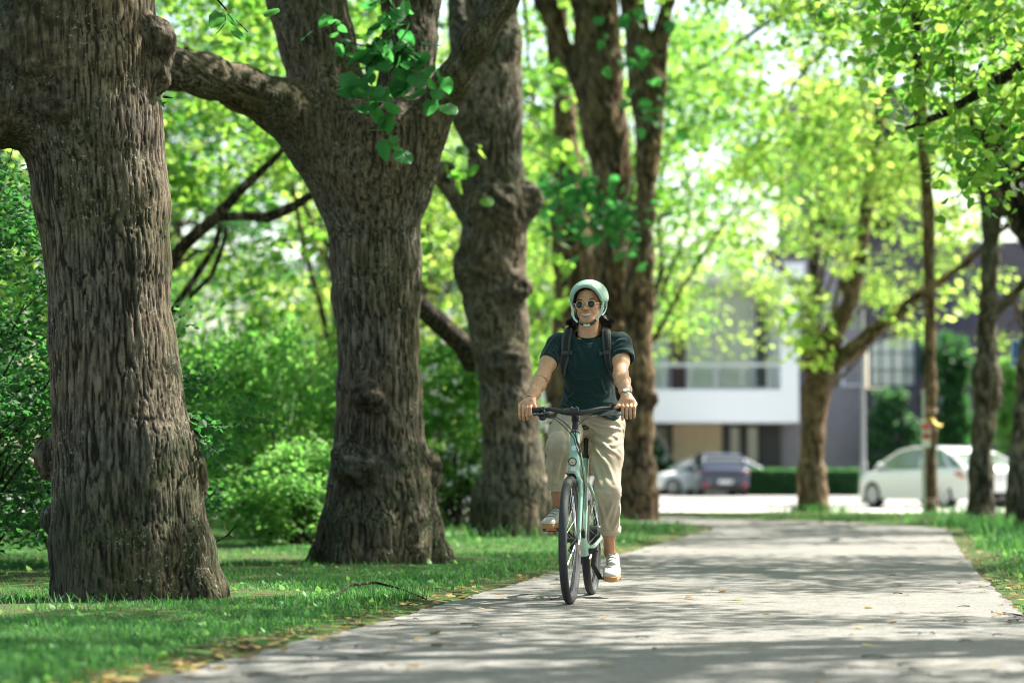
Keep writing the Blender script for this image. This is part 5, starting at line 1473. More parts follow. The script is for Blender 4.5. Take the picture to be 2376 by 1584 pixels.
# cranks and pedals
BBc = np.array([0, .640, .272])
PR = LP(1281, 1228, .545); PL = LP(1420, 1341, .735)
mb = MB(); mb.tube([BBc - [.075, 0, 0], BBc + [.075, 0, 0]], .016, 16); mb.tube([BBc + [-.045, 0, 0], BBc + [-.052, 0, 0]], .075, 36); mb.build('chainring', BLK, bk, smooth=40)
for sx, P_p in ((-1, PR), (1, PL)):
    e = P_p.copy(); e[0] = sx * .088
    mb = MB(); mb.tube([BBc + [sx * .070, 0, 0], BBc * .5 + e * .5 + [sx * .006, 0, 0], e], [(.013, .017), (.009, .014), (.011, .014)], 12); mb.build('crank_arm', BLK, bk, smooth=50)
    pd = MB(); pd.tube([e, P_p + [sx * .05, 0, 0]], .006, 10)
    for dy in (-.040, .040): pd.box(P_p + [0, dy, 0], (.098, .010, .019))
    for dx in (-.044, .044): pd.box(P_p + [dx, 0, 0], (.010, .08, .017))
    pd.box(P_p, (.03, .09, .022)); po_ = pd.build('pedal', BLK, bk, bevel=.002)
    rf = MB(); rf.box(P_p + [0, -.0465, 0], (.060, .006, .010)); rf.build('reflector', ORNG, po_)
ch = MB(); n = 60
pts = [BBc + [-.048, -.072 * math.cos(a), -.072 * math.sin(a)] for a in np.linspace(math.pi / 2, -math.pi / 2, 12)] + [np.array([-.048, 1.08 + .035 * math.sin(a), .35 + .035 * math.cos(a)]) for a in np.linspace(0, math.pi, 8)]
ch.tube(pts, [(.006, .004)] * len(pts), 6, closed=True); ch.build('chain', mat('chain_steel', (.12, .12, .12), .4, .8), bk)
mb = MB(); mb.tube([(-.05, 1.08, .30), (-.062, 1.06, .24), (-.058, 1.10, .19)], [(.02, .012)] * 3, 8); mb.build('derailleur', BLK, bk, smooth=50)
# the front end is steered a touch
_M = Matrix.Translation(Vector(HB)) @ Matrix.Rotation(R(-1.6), 4, Vector(HT - HB)) @ Matrix.Translation(-Vector(HB))
for o_ in bk.children:
    if o_.name in ('wheel', 'fork', 'mudguard'): o_.matrix_local = _M @ o_.matrix_local

# ================================================================== RIDER
rd = empty('person', BO, (0, 0, BTH)); tag(rd, 'smiling cyclist in mint helmet, round sunglasses, dark green shirt and rolled beige trousers', 'person')
def attr_mat(name, rough=.5, sub=.0, bump=0, bsc=200, bd=.001, spec=.5, vary=.12, vs=60):
    t = NT(name); a = t.n('Attribute', attribute_name='Col').outputs['Color']; v = t.mapped()
    c = t.mix(a, t.ramp(t.noise(v, vs, 4), [(.3, (1 - vary,) * 3), (.7, (1 + vary,) * 3)]), 1.0, 'MULTIPLY')
    kw = dict(Base_Color=c, Roughness=rough, Specular_IOR_Level=spec)
    if bump: kw['Normal'] = t.bump(t.noise(v, bsc, 3), bump, bd)
    p = t.pbsdf(**kw)
    if sub:
        t.set(p, 'Subsurface Weight', sub); t.set(p, 'Subsurface Radius', (.012, .004, .002)); t.set(p, 'Subsurface Scale', 1.0)
    return t.done(p)
SKIN = attr_mat('skin', .42, .12, .25, 500, .0006)
def cloth_mat(name, col, sc=900, rough=.9, vary=.1, bump=.35):
    t = NT(name); v = t.mapped()
    w = t.math('ADD', t.noise(t.mapped(scale=(1, 1, .25)), sc, 2), t.noise(t.mapped(scale=(.25, 1, 1)), sc, 2))
    nz = t.noise(v, 9, 4)
    c = t.ramp(nz, [(.3, tuple(x * (1 - vary) for x in col)), (.7, tuple(x * (1 + vary) for x in col))])
    return t.done(t.pbsdf(Base_Color=c, Roughness=rough, Specular_IOR_Level=.15, Sheen_Weight=.15, Normal=t.bump(w, bump, .0012)))
SHIRT = cloth_mat('shirt_green', (.007, .027, .027)); CHINO = cloth_mat('trouser_beige', (.40, .335, .245), 700); 
HAIR = mat('hair_black', (.012, .010, .009), .38, vary=.3, vscale=200)
# head frame
HO = LP(1366, 706, .655)
HR = (Matrix.Rotation(R(-5), 3, 'Z') @ Matrix.Rotation(R(-3), 3, 'Y') @ Matrix.Rotation(R(-3), 3, 'X'))
HM = np.array(HR)
def H(x, y, z): return HO + HM @ np.array([x, y, z])
B = SDF()
def be(x, y, z, r, k=.02, op='u'): B.ell(H(x, y, z), r, HR, k, op)
def bc_(a, b, ra, rb, k=.02): B.cone(H(*a), H(*b), ra, rb, k)
# neck and torso
B.cone(LP(1365, 800, .70), HO + [0, .028, -.05], .062, .056, .02)
B.cone(LP(1365, 800, .72), LP(1300, 803, .71), .040, .035, .02); B.cone(LP(1365, 800, .72), LP(1430, 803, .71), .040, .035, .02)
B.ell(LP(1366, 850, .715), [.125, .075, .16], k=.05); B.ell(LP(1367, 930, .80), [.11, .08, .14], k=.05); B.ell(LP(1368, 985, .86), [.13, .10, .09], k=.05)
# head
be(0, .018, .040, [.075, .095, .090], .02)
be(0, -.026, -.032, [.0575, .065, .074], .03)
for sx in (-1, 1):
    bc_((sx * .050, .008, -.045), (sx * .023, -.058, -.092), .017, .015, .024)
    be(sx * .040, -.058, -.024, [.021, .021, .018], .02)
    be(sx * .030, -.066, -.050, [.015, .017, .015], .016)
bc_((-.010, -.068, -.096), (.010, -.068, -.096), .0200, .0200, .020)
bc_((-.034, -.078, .016), (.034, -.078, .016), .0090, .0090, .018)
for sx in (-1, 1): be(sx * .031, -.101, -.001, [.015, .014, .010], .014, 's')
for sx in (-1, 1): be(sx * .031, -.070, -.001, [.0125, .0125, .0125], .003)
bc_((0, -.082, .008), (0, -.106, -.032), .0070, .0100, .012)
be(0, -.106, -.036, [.0115, .010, .0090], .008)
for sx in (-1, 1): be(sx * .0135, -.096, -.039, [.0080, .0090, .0066], .007)
# mouth, smiling
mth = [(-.029, -.074, -.0585), (-.015, -.0855, -.0640), (0, -.0890, -.0655), (.015, -.0855, -.0640), (.029, -.074, -.0585)]
for i in range(4): bc_(mth[i], mth[i + 1], .0046, .0046, .007)
low = [(-.022, -.077, -.0675), (-.009, -.0855, -.0750), (.009, -.0855, -.0750), (.022, -.077, -.0675)]
for i in range(3): bc_(low[i], low[i + 1], .0052, .0052, .007)
gro = [(-.028, -.0785, -.0615), (-.014, -.0915, -.0682), (0, -.0950, -.0698), (.014, -.0915, -.0682), (.028, -.0785, -.0615)]
for i in range(4): B.cone(H(*gro[i]), H(*gro[i + 1]), .0016, .0016, .004, 's')
for sx in (-1, 1):
    B.cone(H(sx * .020, -.091, -.038), H(sx * .036, -.079, -.060), .0012, .0012, .010, 's')
    be(sx * .080, .006, -.012, [.009, .017, .031], .006); B.ell(H(sx * .088, .000, -.008), [.005, .010, .018], HR, .006, 's')
# arms
SHR, ELR, WRR = LP(1289, 800, .70), LP(1259, 874, .545), LP(1229.5, 929, .345)
SHL, ELL, WRL = LP(1442, 800, .70), LP(1440, 868, .545), LP(1455, 919, .350)
for S_, E_, W_, sx in ((SHR, ELR, WRR, -1), (SHL, ELL, WRL, 1)):
    B.chain([S_, S_ * .45 + E_ * .55, E_], [.048, .045, .0385], .03)
    mid = E_ * .68 + W_ * .32
    B.chain([E_, mid, E_ * .30 + W_ * .70, W_], [.0385, .0395, .032, .0255], .03)
# hands
def hand(W_, cx, fx, tips, sx):
    """fx: pixel x of each finger at the knuckle, outer first"""
    K = []
    for i, (px, ty) in enumerate(zip(fx, tips)):
        b_ = bar_at(px)
        k0 = b_ + np.array([0, .004, .034 - abs(i - 1.6) * .003])
        K.append(k0)
        r0 = [.0088, .0098, .0102, .0098][i]
        tz = LP(px, ty, b_[1] - .02)[2] + r0 * .8
        p1 = b_ + np.array([sx * .0005, -.030, .010]); p2 = np.array([b_[0], b_[1] - .0305, b_[2] * .38 + tz * .62]); p3 = np.array([b_[0] + sx * -.001, b_[1] - .014, tz])
        B.cone(k0, p1, r0 * 1.06, r0 * .99, .0035); B.cone(p1, p2, r0 * 1.02, r0 * .92, .0022); B.cone(p2, p3, r0 * .92, r0 * .80, .0022)
    for i in range(4):
        B.cone(W_ + (K[i] - K[1]) * .35, K[i], .020, .0125, .014)
    B.ell(W_ * .45 + (K[1] + K[2]) * .275, [.036, .032, .017], k=.014)
    return K
hand(WRR, 1218, [1207, 1215.5, 1224, 1232], [974, 976, 975, 971], -1)
hand(WRL, 1458, [1473, 1464, 1455, 1445.5], [970, 972, 973, 976], 1)
# thumbs wrap under the bar from the inner side
b_ = bar_at(1238); B.chain([WRR + [.010, -.02, -.002], b_ + [.004, .014, .020], b_ + [.012, -.004, -.022], LP(1240, 971, b_[1] - .008)], [.017, .0125, .0105, .0085], .008)
b_ = bar_at(1438); B.chain([WRL + [-.012, -.02, -.002], b_ + [-.002, .006, .026], LP(1434, 942, .285), LP(1427, 944, .272)], [.017, .0125, .0100, .0085], .008)
# legs
HPR, KNR, ANR = LP(1322, 990, .84), LP(1298, 1034, .43), LP(1294, 1192, .685)
HPL, KNL, ANL = LP(1412, 992, .84), LP(1411, 1139, .60), LP(1414, 1281, .845)
for Hp, Kn, An in ((HPR, KNR, ANR), (HPL, KNL, ANL)):
    B.chain([Hp, Hp * .5 + Kn * .5, Kn], [.080, .070, .052], .03)
    B.chain([Kn, Kn * .72 + An * .28 + [0, .015, 0], Kn * .3 + An * .7, An], [.050, .052, .036, .030], .02)
FR = dict(toe=PR + [-.006, -.095, .030], ball=PR + [-.002, -.02, .036], heel=PR + [.012, .165, .045])
FL = dict(toe=PL + [.004, -.100, .020], ball=PL + [0, -.02, .042], heel=PL + [-.006, .160, .100])
for An, f in ((ANR, FR), (ANL, FL)):
    B.chain([An, f['heel'] + [0, -.03, .035]], [.029, .020], .02); B.cone(An + [0, -.02, -.015], f['ball'] + [0, .05, .020], .022, .010, .015)
V, F = B.mesh(.0032)
V = vsmooth(V, F, 1, .4)
N = vnormals(V, F)
# colour of the skin
C = np.tile(np.array([.53, .28, .158]), (len(V), 1))
q = (V - HO) @ HM       # head coordinates
hd_ = q[:, 2] > -.13
face = hd_ & (q[:, 1] < 0)
def paint_(mask, col, amt):
    global C
    m = np.clip(mask, 0, 1)[:, None] * amt; C = C * (1 - m) + np.array(col) * m
def dseg(Q, a, b):
    a = np.array(a, float); b = np.array(b, float); ab = b - a
    t = np.clip((Q - a) @ ab / (ab @ ab), 0, 1); return np.linalg.norm(Q - a - t[:, None] * ab, axis=1)
cheek = np.minimum(np.linalg.norm(q - [-.042, -.075, -.028], axis=1), np.linalg.norm(q - [.042, -.075, -.028], axis=1))
paint_(face * np.exp(-(cheek / .018) ** 2), (.52, .22, .14), .5)
stub = np.exp(-(np.linalg.norm((q - [0, -.085, -.078]) / [1.3, 1, .8], axis=1) / .024) ** 2) + np.exp(-(dseg(q, (-.02, -.092, -.048), (.02, -.092, -.048)) / .007) ** 2)
paint_(face * stub, (.16, .095, .07), .55)
for i in range(4): paint_(face * (dseg(q, mth[i], mth[i + 1]) < .0060), (.48, .20, .15), .6)
for i in range(3): paint_(face * (dseg(q, low[i], low[i + 1]) < .0066), (.55, .25, .19), .6)
for i in range(0): paint_(face * (dseg(q, gro[i], gro[i + 1]) < .0034), (.78, .72, .66), .9)
for sx in (-1, 1): pass; 0 and paint_(face * (dseg(q, (sx * .018, -.089, .014), (sx * .044, -.080, .018)) < .0050), (.03, .02, .015), .8)
scalp = hd_ & ((q[:, 2] > .078 - np.clip(q[:, 1] + .04, 0, 1) * .9 - abs(q[:, 0]) * .32)) & (q[:, 2] > -.02)
paint_(scalp * 1.0, (.012, .010, .009), 1)
arm = (V[:, 2] < SHR[2] - .05) & (V[:, 2] > .99) & (V[:, 1] < .66)
leg = V[:, 2] < .72
paint_(leg * 1.0, (.36, .17, .10), .8)
# forearm tattoo band and small marks
ax_ = WRR - ELR; Lr = np.linalg.norm(ax_); ax_ /= Lr
ta_ = (V - ELR) @ ax_; an_ = np.arctan2(*( (V - ELR) @ np.array([np.cross(ax_, [0, 0, 1]), [0, 0, 1.]]).T).T)
isr = (V[:, 0] < -.08) & arm
band = isr & (np.abs(ta_ - .055 - .0 * an_) < .0075) & ((np.sin(an_ * 26) > -.3) | (np.abs(ta_ - .055) > .004))
paint_(band * 1.0, (.06, .05, .055), .8)
mk = isr & (ta_ > .08) & (ta_ < .17) & (noise(V * 70) > .42)
paint_(mk * 1.0, (.14, .10, .09), .45)
vein = np.exp(-(np.abs(noise(V * np.array([34, 14, 14]) + 2)) / .07) ** 2) * arm * (V[:, 2] < ELL[2] + .02)
V = V + N * (vein * .0011)[:, None]
kn = arm & (V[:, 2] < 1.10); paint_(kn * np.clip(noise(V * 45) * 1.2, 0, 1), (.55, .24, .16), .5)
body = mesh_np('body', V, F, SKIN, rd, col=C)

tb = MB(); tb.tube([H(x * .92, y + .0002, z - .0008) for x, y, z in gro], [(.0022, .0024), (.0034, .0030), (.0038, .0030), (.0034, .0030), (.0022, .0024)], 8); tb.build('teeth', mat('teeth', (.72, .66, .58), .3, coat=.5), body, smooth=60)
eb = MB(); er = np.random.default_rng(3)
for sx in (-1, 1):
    for k in range(70):
        t = er.uniform(0, 1); x = .018 + .027 * t; z = .0145 + .005 * math.sin(t * 2.4) + er.normal() * .0012
        p_ = H(sx * x, -.20, z); g_ = H(sx * x, 0, z); dd = (g_ - p_) / .2
        tt_ = .08
        for _ in range(30):
            v = B.ev((p_ + dd * tt_)[None])[0]; tt_ += v
            if abs(v) < .0004: break
        q_ = p_ + dd * (tt_ - .0006)
        eb.tube([q_, q_ + HM @ np.array([sx * .0035, -.0004, .0022 * (1 - 1.6 * t)]), q_ + HM @ np.array([sx * .0072, .0006, .0022 * (1 - 2.2 * t)])], [.0005, .0005, .0002], 4, cap=False)
eb.build('eyebrow', HAIR, rd, fix=False)

# folds
def fold(V, N, sd, segs, conv, w=.010, amp=.006):
    d = np.zeros(len(V))
    front = N[:, 1] < .45
    for item in segs:
        pts, a = item[0], item[1]; ww = item[2] if len(item) > 2 else w
        q = [surf(sd, *conv(*p)) for p in pts]; q = [x for x in q if x is not None]
        if len(q) < 2: continue
        q = np.array(q); L = len(q) - 1
        dm = np.full(len(V), 1e9); tt = np.zeros(len(V))
        for i in range(L):
            ab = q[i + 1] - q[i]; t = np.clip((V - q[i]) @ ab / (ab @ ab + 1e-9), 0, 1); di = np.linalg.norm(V - q[i] - t[:, None] * ab, axis=1)
            c = di < dm; dm[c] = di[c]; tt[c] = (i + t[c]) / L
        fade = .35 + .65 * np.sin(np.clip(tt, 0, 1) * np.pi)
        prof_ = np.exp(-(dm / ww) ** 2) - .45 * np.exp(-((dm - ww * 1.9) / ww) ** 2)
        d += a * amp * fade * prof_ * front
    return d
Z1 = lambda x, y: (1180 + x / 4.125, 620 + y / 4.125)
Z2 = lambda x, y: (1180 + x / 3.1375, 920 + y / 3.1375)
# shirt: solid minus inner
_f = LP(1364, 787, .640); NKX, NKZ = _f[0], _f[2]
def shirt_sd(g):
    s = SDF()
    s.ell(LP(1366, 842, .705), [.152 + g, .108 + g, .155], k=.05)
    s.ell(LP(1367, 905, .765), [.142 + g, .122 + g, .19], k=.05)
    s.ell(LP(1367, 955, .800), [.176 + g, .135 + g, .14], k=.05)
    s.cone(LP(1366, 783, .715), LP(1297, 800, .705), .056 + g, .054 + g, .045); s.cone(LP(1366, 783, .715), LP(1435, 798, .705), .056 + g, .054 + g, .045)
    s.cone([NKX, .715, NKZ - .03], [NKX, .722, NKZ + .07], .062 + g, .058 + g, .022)
    # sleeves
    s.cone(LP(1293, 800, .70), LP(1271, 842, .605), .060 + g, .0545 + g, .035)
    s.cone(LP(1439, 798, .70), LP(1447, 838, .615), .062 + g, .0625 + g, .035)
    return s
def capped(s, g):
    # sleeve ends, neckline, hem
    return s
so_ = shirt_sd(.004)
ci = shirt_sd(-.009)
class Cut(SDF):
    pass
def sleeve_cut(P):
    """>0 beyond the sleeve ends"""
    out = np.full(len(P), -1.0)
    for S_, E_, sg in ((LP(1293, 800, .70), LP(1271.5, 838, .61), -1), (LP(1439, 798, .70), LP(1447, 834, .62), 1)):
        a = (E_ - S_) / np.linalg.norm(E_ - S_)
        d = (P - E_) @ a
        lat = np.linalg.norm(P - E_ - d[:, None] * a, axis=1)
        out = np.maximum(out, np.where(lat < .092, np.maximum(d, -1), -1))
    return out
hA, hB = LP(1288, 938, .80), LP(1445, 983, .80)
hn = np.cross(hB - hA, [0, 1, -.05]); hn = hn / np.linalg.norm(hn); hn = hn if hn[2] < 0 else -hn
ncen = LP(1364, 765, .705)
def neck_cut(P):
    qn = (P - ncen) * np.array([1 / .0605, 1 / .075, 1 / .056]); return -(np.linalg.norm(qn, axis=1) - 1) * .055
so_.add(lambda P: (P - hA) @ hn, hA, 1e9, 'i', .002)
so_.add(lambda P: sleeve_cut(P), hA, 1e9, 'i', .002)
nn_ = np.array([0, -.50, 1.0]); nn_ /= np.linalg.norm(nn_)
so_.add(lambda P: (P - np.array([NKX, .640, NKZ])) @ nn_ - np.clip(np.abs(P[:, 0] - NKX) - .066, 0, 1) * 1.6, ncen, 1e9, 'i', .002)
so_.add(lambda P: ci.ev(P), ncen, 1e9, 's', .002)
full = shirt_sd(.004)
V, F = so_.mesh(.0042, lo=(-.34, .40, .86), hi=(.40, 1.0, 1.60)); V = vsmooth(V, F, 3, .5); N = vnormals(V, F)
sf = [([(600, 640), (640, 740), (700, 860), (740, 960)], 1, .011), ([(880, 690), (830, 800), (780, 900), (745, 985)], 1, .011), ([(640, 800), (640, 900), (660, 1000)], .8, .009),
      ([(590, 960), (660, 1045), (760, 1060), (850, 1030)], 1, .010), ([(520, 1120), (640, 1150), (760, 1180), (860, 1250)], .9, .010), ([(820, 1000), (880, 1090), (920, 1200)], 1, .010),
      ([(1040, 1110), (970, 1180), (880, 1230), (760, 1240)], .9, .011), ([(490, 1010), (530, 1130), (570, 1260)], .9, .012), ([(600, 1240), (740, 1290), (900, 1290), (1020, 1240)], .8, .010), ([(650, 1340), (560, 1230)], .7, .010),
      ([(480, 1290), (560, 1270), (640, 1200)], 1, .010), ([(940, 900), (960, 1010), (1010, 1120)], .9, .009), ([(700, 690), (760, 720), (830, 700)], -.5, .006), ([(1060, 1200), (960, 1290), (840, 1330)], .8, .010),
      ([(900, 1420), (980, 1440), (1080, 1420)], .6, .008), ([(450, 660), (390, 740), (340, 830)], .8, .009), ([(490, 740), (440, 800), (470, 880)], .9, .009), ([(400, 700), (440, 760), (480, 800)], .6, .007),
      ([(1000, 820), (1080, 790), (1160, 790)], .9, .009), ([(1000, 740), (1060, 700), (1120, 690)], .7, .009), ([(1010, 860), (1090, 850), (1190, 870)], .8, .008), ([(990, 700), (1000, 780)], .8, .008)]
V = V + N * (fold(V, N, full, sf, Z1, .010, .0085) + fbm(V * 9, 3) * .0035)[:, None]
mesh_np('t_shirt', V, F, SHIRT, rd)
mb = MB(); loop = []
for k in range(48):     # ribbed collar following the neckline
    a = k * math.tau / 48; y = .714 + .0765 * math.sin(a)
    loop.append(np.array([NKX + .0655 * math.cos(a), y, NKZ + (y - .640) * .50 - .001]))
mb.tube(loop, [(.0095, .0050)] * 48, 8, closed=True, flat=(0, -.2, 1)); mb.build('collar', SHIRT, rd, smooth=60)

# trousers
def trouser_sd(g):
    s = SDF()
    s.ell(LP(1368, 975, .85), [.170 + g, .145 + g, .105], k=.05)
    CR_, CL_ = LP(1293, 1130, .595), LP(1415.5, 1232, .765)
    s.chain([LP(1322, 990, .84), LP(1312, 1006, .62), LP(1299, 1036, .425)], [.096 + g, .088 + g, .073 + g], .05)
    s.chain([LP(1299, 1034, .425), LP(1293, 1075, .50), CR_ + [0, .01, -.03]], [.072 + g, .060 + g, .053 + g], .025)
    s.chain([LP(1411, 990, .84), LP(1408, 1060, .74), LP(1411, 1138, .60)], [.099 + g, .084 + g, .072 + g], .05)
    s.chain([LP(1412, 1138, .60), LP(1414, 1180, .67), CL_ + [0, .01, -.03]], [.072 + g, .061 + g, .0545 + g], .025)
    return s, CR_, CL_
T, CR_, CL_ = trouser_sd(0)
def cuts(sd, off=0):
    for Cc, Kn in ((CR_, LP(1299, 1034, .425)), (CL_, LP(1412, 1138, .60))):
        a = (Cc - Kn); a = a / np.linalg.norm(a); a = a * .5 + np.array([0, 0, -.5]); a /= np.linalg.norm(a)
        def fn(P, Cc=Cc, a=a):
            d = (P - Cc) @ a - off; lat = np.linalg.norm(P - Cc - ((P - Cc) @ a)[:, None] * a, axis=1); return np.where((lat < .12) & (P[:, 2] < Cc[2] + .12), d, -1)
        sd.add(fn, Cc, 1e9, 'i', .002)
cuts(T)
Tf, _, _ = trouser_sd(0)
V, F = T.mesh(.0050, lo=(-.32, .28, .30), hi=(.42, 1.12, 1.14)); V = vsmooth(V, F, 3, .5); N = vnormals(V, F)
tf = [([(520, 165), (650, 200), (760, 235), (835, 240)], .9, .010), ([(520, 215), (620, 300), (720, 370), (810, 440)], 1, .012), ([(560, 280), (640, 390), (720, 500), (770, 620)], 1, .012), ([(540, 180), (640, 260), (790, 300)], .8, .009),
      ([(600, 420), (640, 540), (670, 650)], .9, .012), ([(830, 330), (760, 360), (640, 330)], .7, .010), ([(640, 690), (730, 705), (830, 690)], 1, .011), ([(820, 720), (760, 770), (720, 860), (700, 950)], 1.1, .011), ([(650, 740), (690, 840), (720, 960)], .9, .010),
      ([(810, 800), (790, 900), (770, 960)], .8, .010), ([(670, 820), (690, 940)], -.8, .010), ([(350, 150), (420, 200), (470, 260)], .9, .010), ([(300, 320), (275, 380), (300, 470)], .9, .010), ([(395, 370), (370, 480), (330, 630)], 1.1, .011),
      ([(440, 330), (430, 460), (400, 600)], 1.1, .011), ([(300, 420), (310, 520), (320, 620)], .8, .010), ([(455, 190), (430, 260), (440, 320)], .8, .010), ([(340, 250), (300, 290), (290, 330)], .7, .008), ([(700, 180), (780, 200), (840, 270)], -.6, .008)]
V = V + N * (fold(V, N, Tf, tf, Z2, .010, .0125) + fbm(V * 7, 3) * .005)[:, None]
tr_o = mesh_np('trousers', V, F, CHINO, rd)
for Cc, Kn, rr in ((CR_, LP(1299, 1034, .425), .0550), (CL_, LP(1412, 1138, .60), .0580)):
    a = (Cc - Kn); a = a / np.linalg.norm(a); a = a * .5 + np.array([0, 0, -.5]); a /= np.linalg.norm(a)
    mb = MB(); hh = .018
    mb.lathe(Cc - a * .010, a, [(rr + .001, -hh), (rr + .0055, -hh + .003), (rr + .0065, 0), (rr + .005, hh - .002), (rr + .001, hh), (rr - .004, hh - .003), (rr - .005, 0), (rr - .004, -hh + .002)], 48, close=True)
    co = mb.build('cuff', CHINO, tr_o, smooth=60)
    import bmesh
    cv = np.array([v.co for v in co.data.vertices]); nn = cv - Cc; nn = nn / (np.linalg.norm(nn, axis=1)[:, None] + 1e-9); cv = cv + nn * (noise(cv * 22) * .0035)[:, None]
    co.data.vertices.foreach_set('co', cv.astype(np.float32).ravel())

# shoes
CANV = cloth_mat('shoe_canvas', (.50, .475, .40), 500); GUM = mat('sole_gum', (.42, .22, .085), .5, vary=.08); LACE = mat('shoe_lace', (.20, .18, .14), .8)
FOX = mat('sole_cream', (.62, .53, .38), .55)
for An, Pp, toe, heel, yaw in ((ANR, PR, FR['toe'], FR['heel'], -8), (ANL, PL, FL['toe'], FL['heel'], 3)):
    base = Pp + np.array([0, 0, .0135])
    pitch = math.atan2(heel[2] - toe[2], heel[1] - toe[1])
    Q = Matrix.Rotation(R(yaw), 3, 'Z') @ Matrix.Rotation(pitch * .95, 3, 'X'); M = np.array(Q)
    S = lambda x, y, z: base + M @ np.array([x, y, z])
    sh = empty('shoe', (0, 0, 0)); sh.parent = rd
    s = SDF()
    s.chain([S(0, -.062, .030), S(.001, .0, .034), S(.001, .09, .034), S(0, .165, .034)], [.0455, .0465, .036, .034], .02, sq=(M @ np.array([0, 0, 1.]), .62))
    s.cone(S(0, .02, .055), S(0, .115, .075), .031, .034, .02); s.cone(S(0, .115, .060), S(0, .150, .060), .034, .030, .02)
    s.add(lambda P, M=M, b=base: (b + M @ np.array([0, 0, .020]) - P) @ (M @ np.array([0, 0, 1.])), base, 1e9, 'i', .002)
    s.cone(S(0, .10, .125), S(0, .145, .10), .027, .026, .006, 's')
    V, F = s.mesh(.0035); V = vsmooth(V, F, 2); mesh_np('upper', V, F, CANV, sh)
    pts = []
    outl = [(-.040, -.070), (-.030, -.098), (-.010, -.110), (.012, -.110), (.032, -.098), (.043, -.070), (.0485, -.03), (.047, .01), (.040, .06), (.037, .11), (.036, .16), (.028, .190), (0, .202), (-.028, .190), (-.036, .16), (-.037, .11), (-.040, .06), (-.0465, .01), (-.048, -.03)]
    for nm, z0, z1, mm, gr in (('sole', .000, .020, GUM, 1.04), ('foxing', .0185, .030, GUM, 1.03)):
        mb = MB(); mb.prism([S(x * gr, y * gr - .001, z0) for x, y in outl], M @ np.array([0, 0, z1 - z0])); mb.build(nm, mm, sh, smooth=50, bevel=.002)
    def top(x, y):
        zs = np.linspace(.14, .02, 160); v = s.ev(np.array([S(x, y, z) for z in zs])); return zs[np.argmax(v < 0)] if (v < 0).any() else .04
    for i in range(5):
        t = i / 4; y = -.022 + .105 * t; w = .023 - .003 * t
        mb = MB(); mb.tube([S(x * w, y - .004 * (1 - x * x) + .006 * x * (-1) ** i, top(x * w, y) + .0015) for x in (-1, -.5, 0, .5, 1)], [(.0018, .0036)] * 5, 7); mb.build('lace', LACE, sh, smooth=50)
        for sgn in (-1, 1):
            mb = MB(); mb.lathe(S(sgn * w * 1.05, y, top(sgn * w * 1.05, y) - .0012), M @ np.array([sgn * .8, -.2, .8]), [(.0032, 0), (.0032, .003)], 10); mb.build('eyelet', BLK, sh)
    zt_ = top(0, .085) + .004; mb = MB(); mb.tube([S(-.002, .085, zt_), S(-.022, .070, zt_ - .002), S(-.016, .088, zt_ + .002), S(0, .086, zt_ + .002), S(.018, .092, zt_), S(.022, .072, zt_ - .003), S(.003, .084, zt_)], .0018, 6, cap=False); mb.build('bow', LACE, sh)

# helmet
hel = empty('helmet', (0, 0, 0)); hel.parent = rd
s = SDF(); s.ell(H(0, .022, .043), [.1115, .136, .1015], HR)
s.ell(H(0, .022, .038), [.092, .114, .083], HR, .006, 's')
n_dn = HM @ np.array([0, .20, -1.0]); s.plane(H(0, 0, .010), n_dn, .004)
def arch(P):
    qq = (P - HO) @ HM; return -(np.where(qq[:, 1] < .03, (np.sqrt((qq[:, 0] / .0815) ** 2 + ((qq[:, 2] - .004) / .0835) ** 2) - 1) * .08, 1))
s.add(arch, HO, 1e9, 'i', .004)
def ey(x, z, g=0): return .022 - (.136 + g) * math.sqrt(max(0, 1 - (x / (.1115 + g)) ** 2 - ((z - .043) / (.1015 + g)) ** 2))
brim = []
for ph in np.radians(np.linspace(8, 172, 25)):
    x, z = .0865 * math.cos(ph), .004 + .0895 * math.sin(ph); brim.append((x, ey(x, z) - .001 - .006 * math.sin(ph), z))
s.chain([H(*p) for p in brim], [.0085] * 25, .006)
# ear drops either side
for sx in (-1, 1):
    s.chain([H(sx * .097, .01, .02), H(sx * .094, .02, -.008)], [.013, .009], .012)
for sx in (-1, 1):      # raised ribs and grooves over the crown
    gp = [(sx * .034, .105), (sx * .052, .112 - .006), (sx * .068, .094)]
    s.chain([H(x, ey(x, z, 0) - .001, z) for x, z in gp], [.0034] * 3, .003); 
    for i in range(2): s.cone(H(gp[i][0], ey(*gp[i]) - .002, gp[i][1] + .004), H(gp[i + 1][0], ey(*gp[i + 1]) - .002, gp[i + 1][1] + .004), .0032, .0032, .002, 's')
V, F = s.mesh(.0026); V = vsmooth(V, F, 4, .5)
HELM = mat('helmet_mint', (.27, .42, .34), .45, coat=.2); mesh_np('shell', V, F, HELM, hel)
for sx in (-1, 1):
    mb = MB(); mb.tube([H(x, ey(x, z, -.002), z) for x, z in ((sx * .024, .1225), (sx * .042, .117), (sx * .062, .1045))], [(.003, .0022), (.003, .0032), (.003, .0022)], 8); mb.build('vent_shade', BLK, hel)  # black tubes added to draw the shade inside the vent slots
mb = MB(); mb.tube([H(p[0] * .93, p[1] + .008, .004 + (p[2] - .004) * .93) for p in brim], .006, 10); mb.build('padding', BLK, hel, smooth=50)
STRAP = mat('strap_mint', (.46, .62, .53), .6)
def strapf(pts, w, m=STRAP, nm='strap', th=.0014):
    mb = MB(); q = [np.array(p) for p in pts]; mb.tube(q, [(th, w)] * len(q) if not isinstance(w, list) else [(th, x) for x in w], 8, flat=(0, 1, 0)); return mb.build(nm, m, hel, smooth=60)
strapf([LP(1401, 690, .63), LP(1399.5, 703, .615), LP(1397, 716, .605), LP(1394.5, 728, .60)], [.007, .0065, .008, .010])
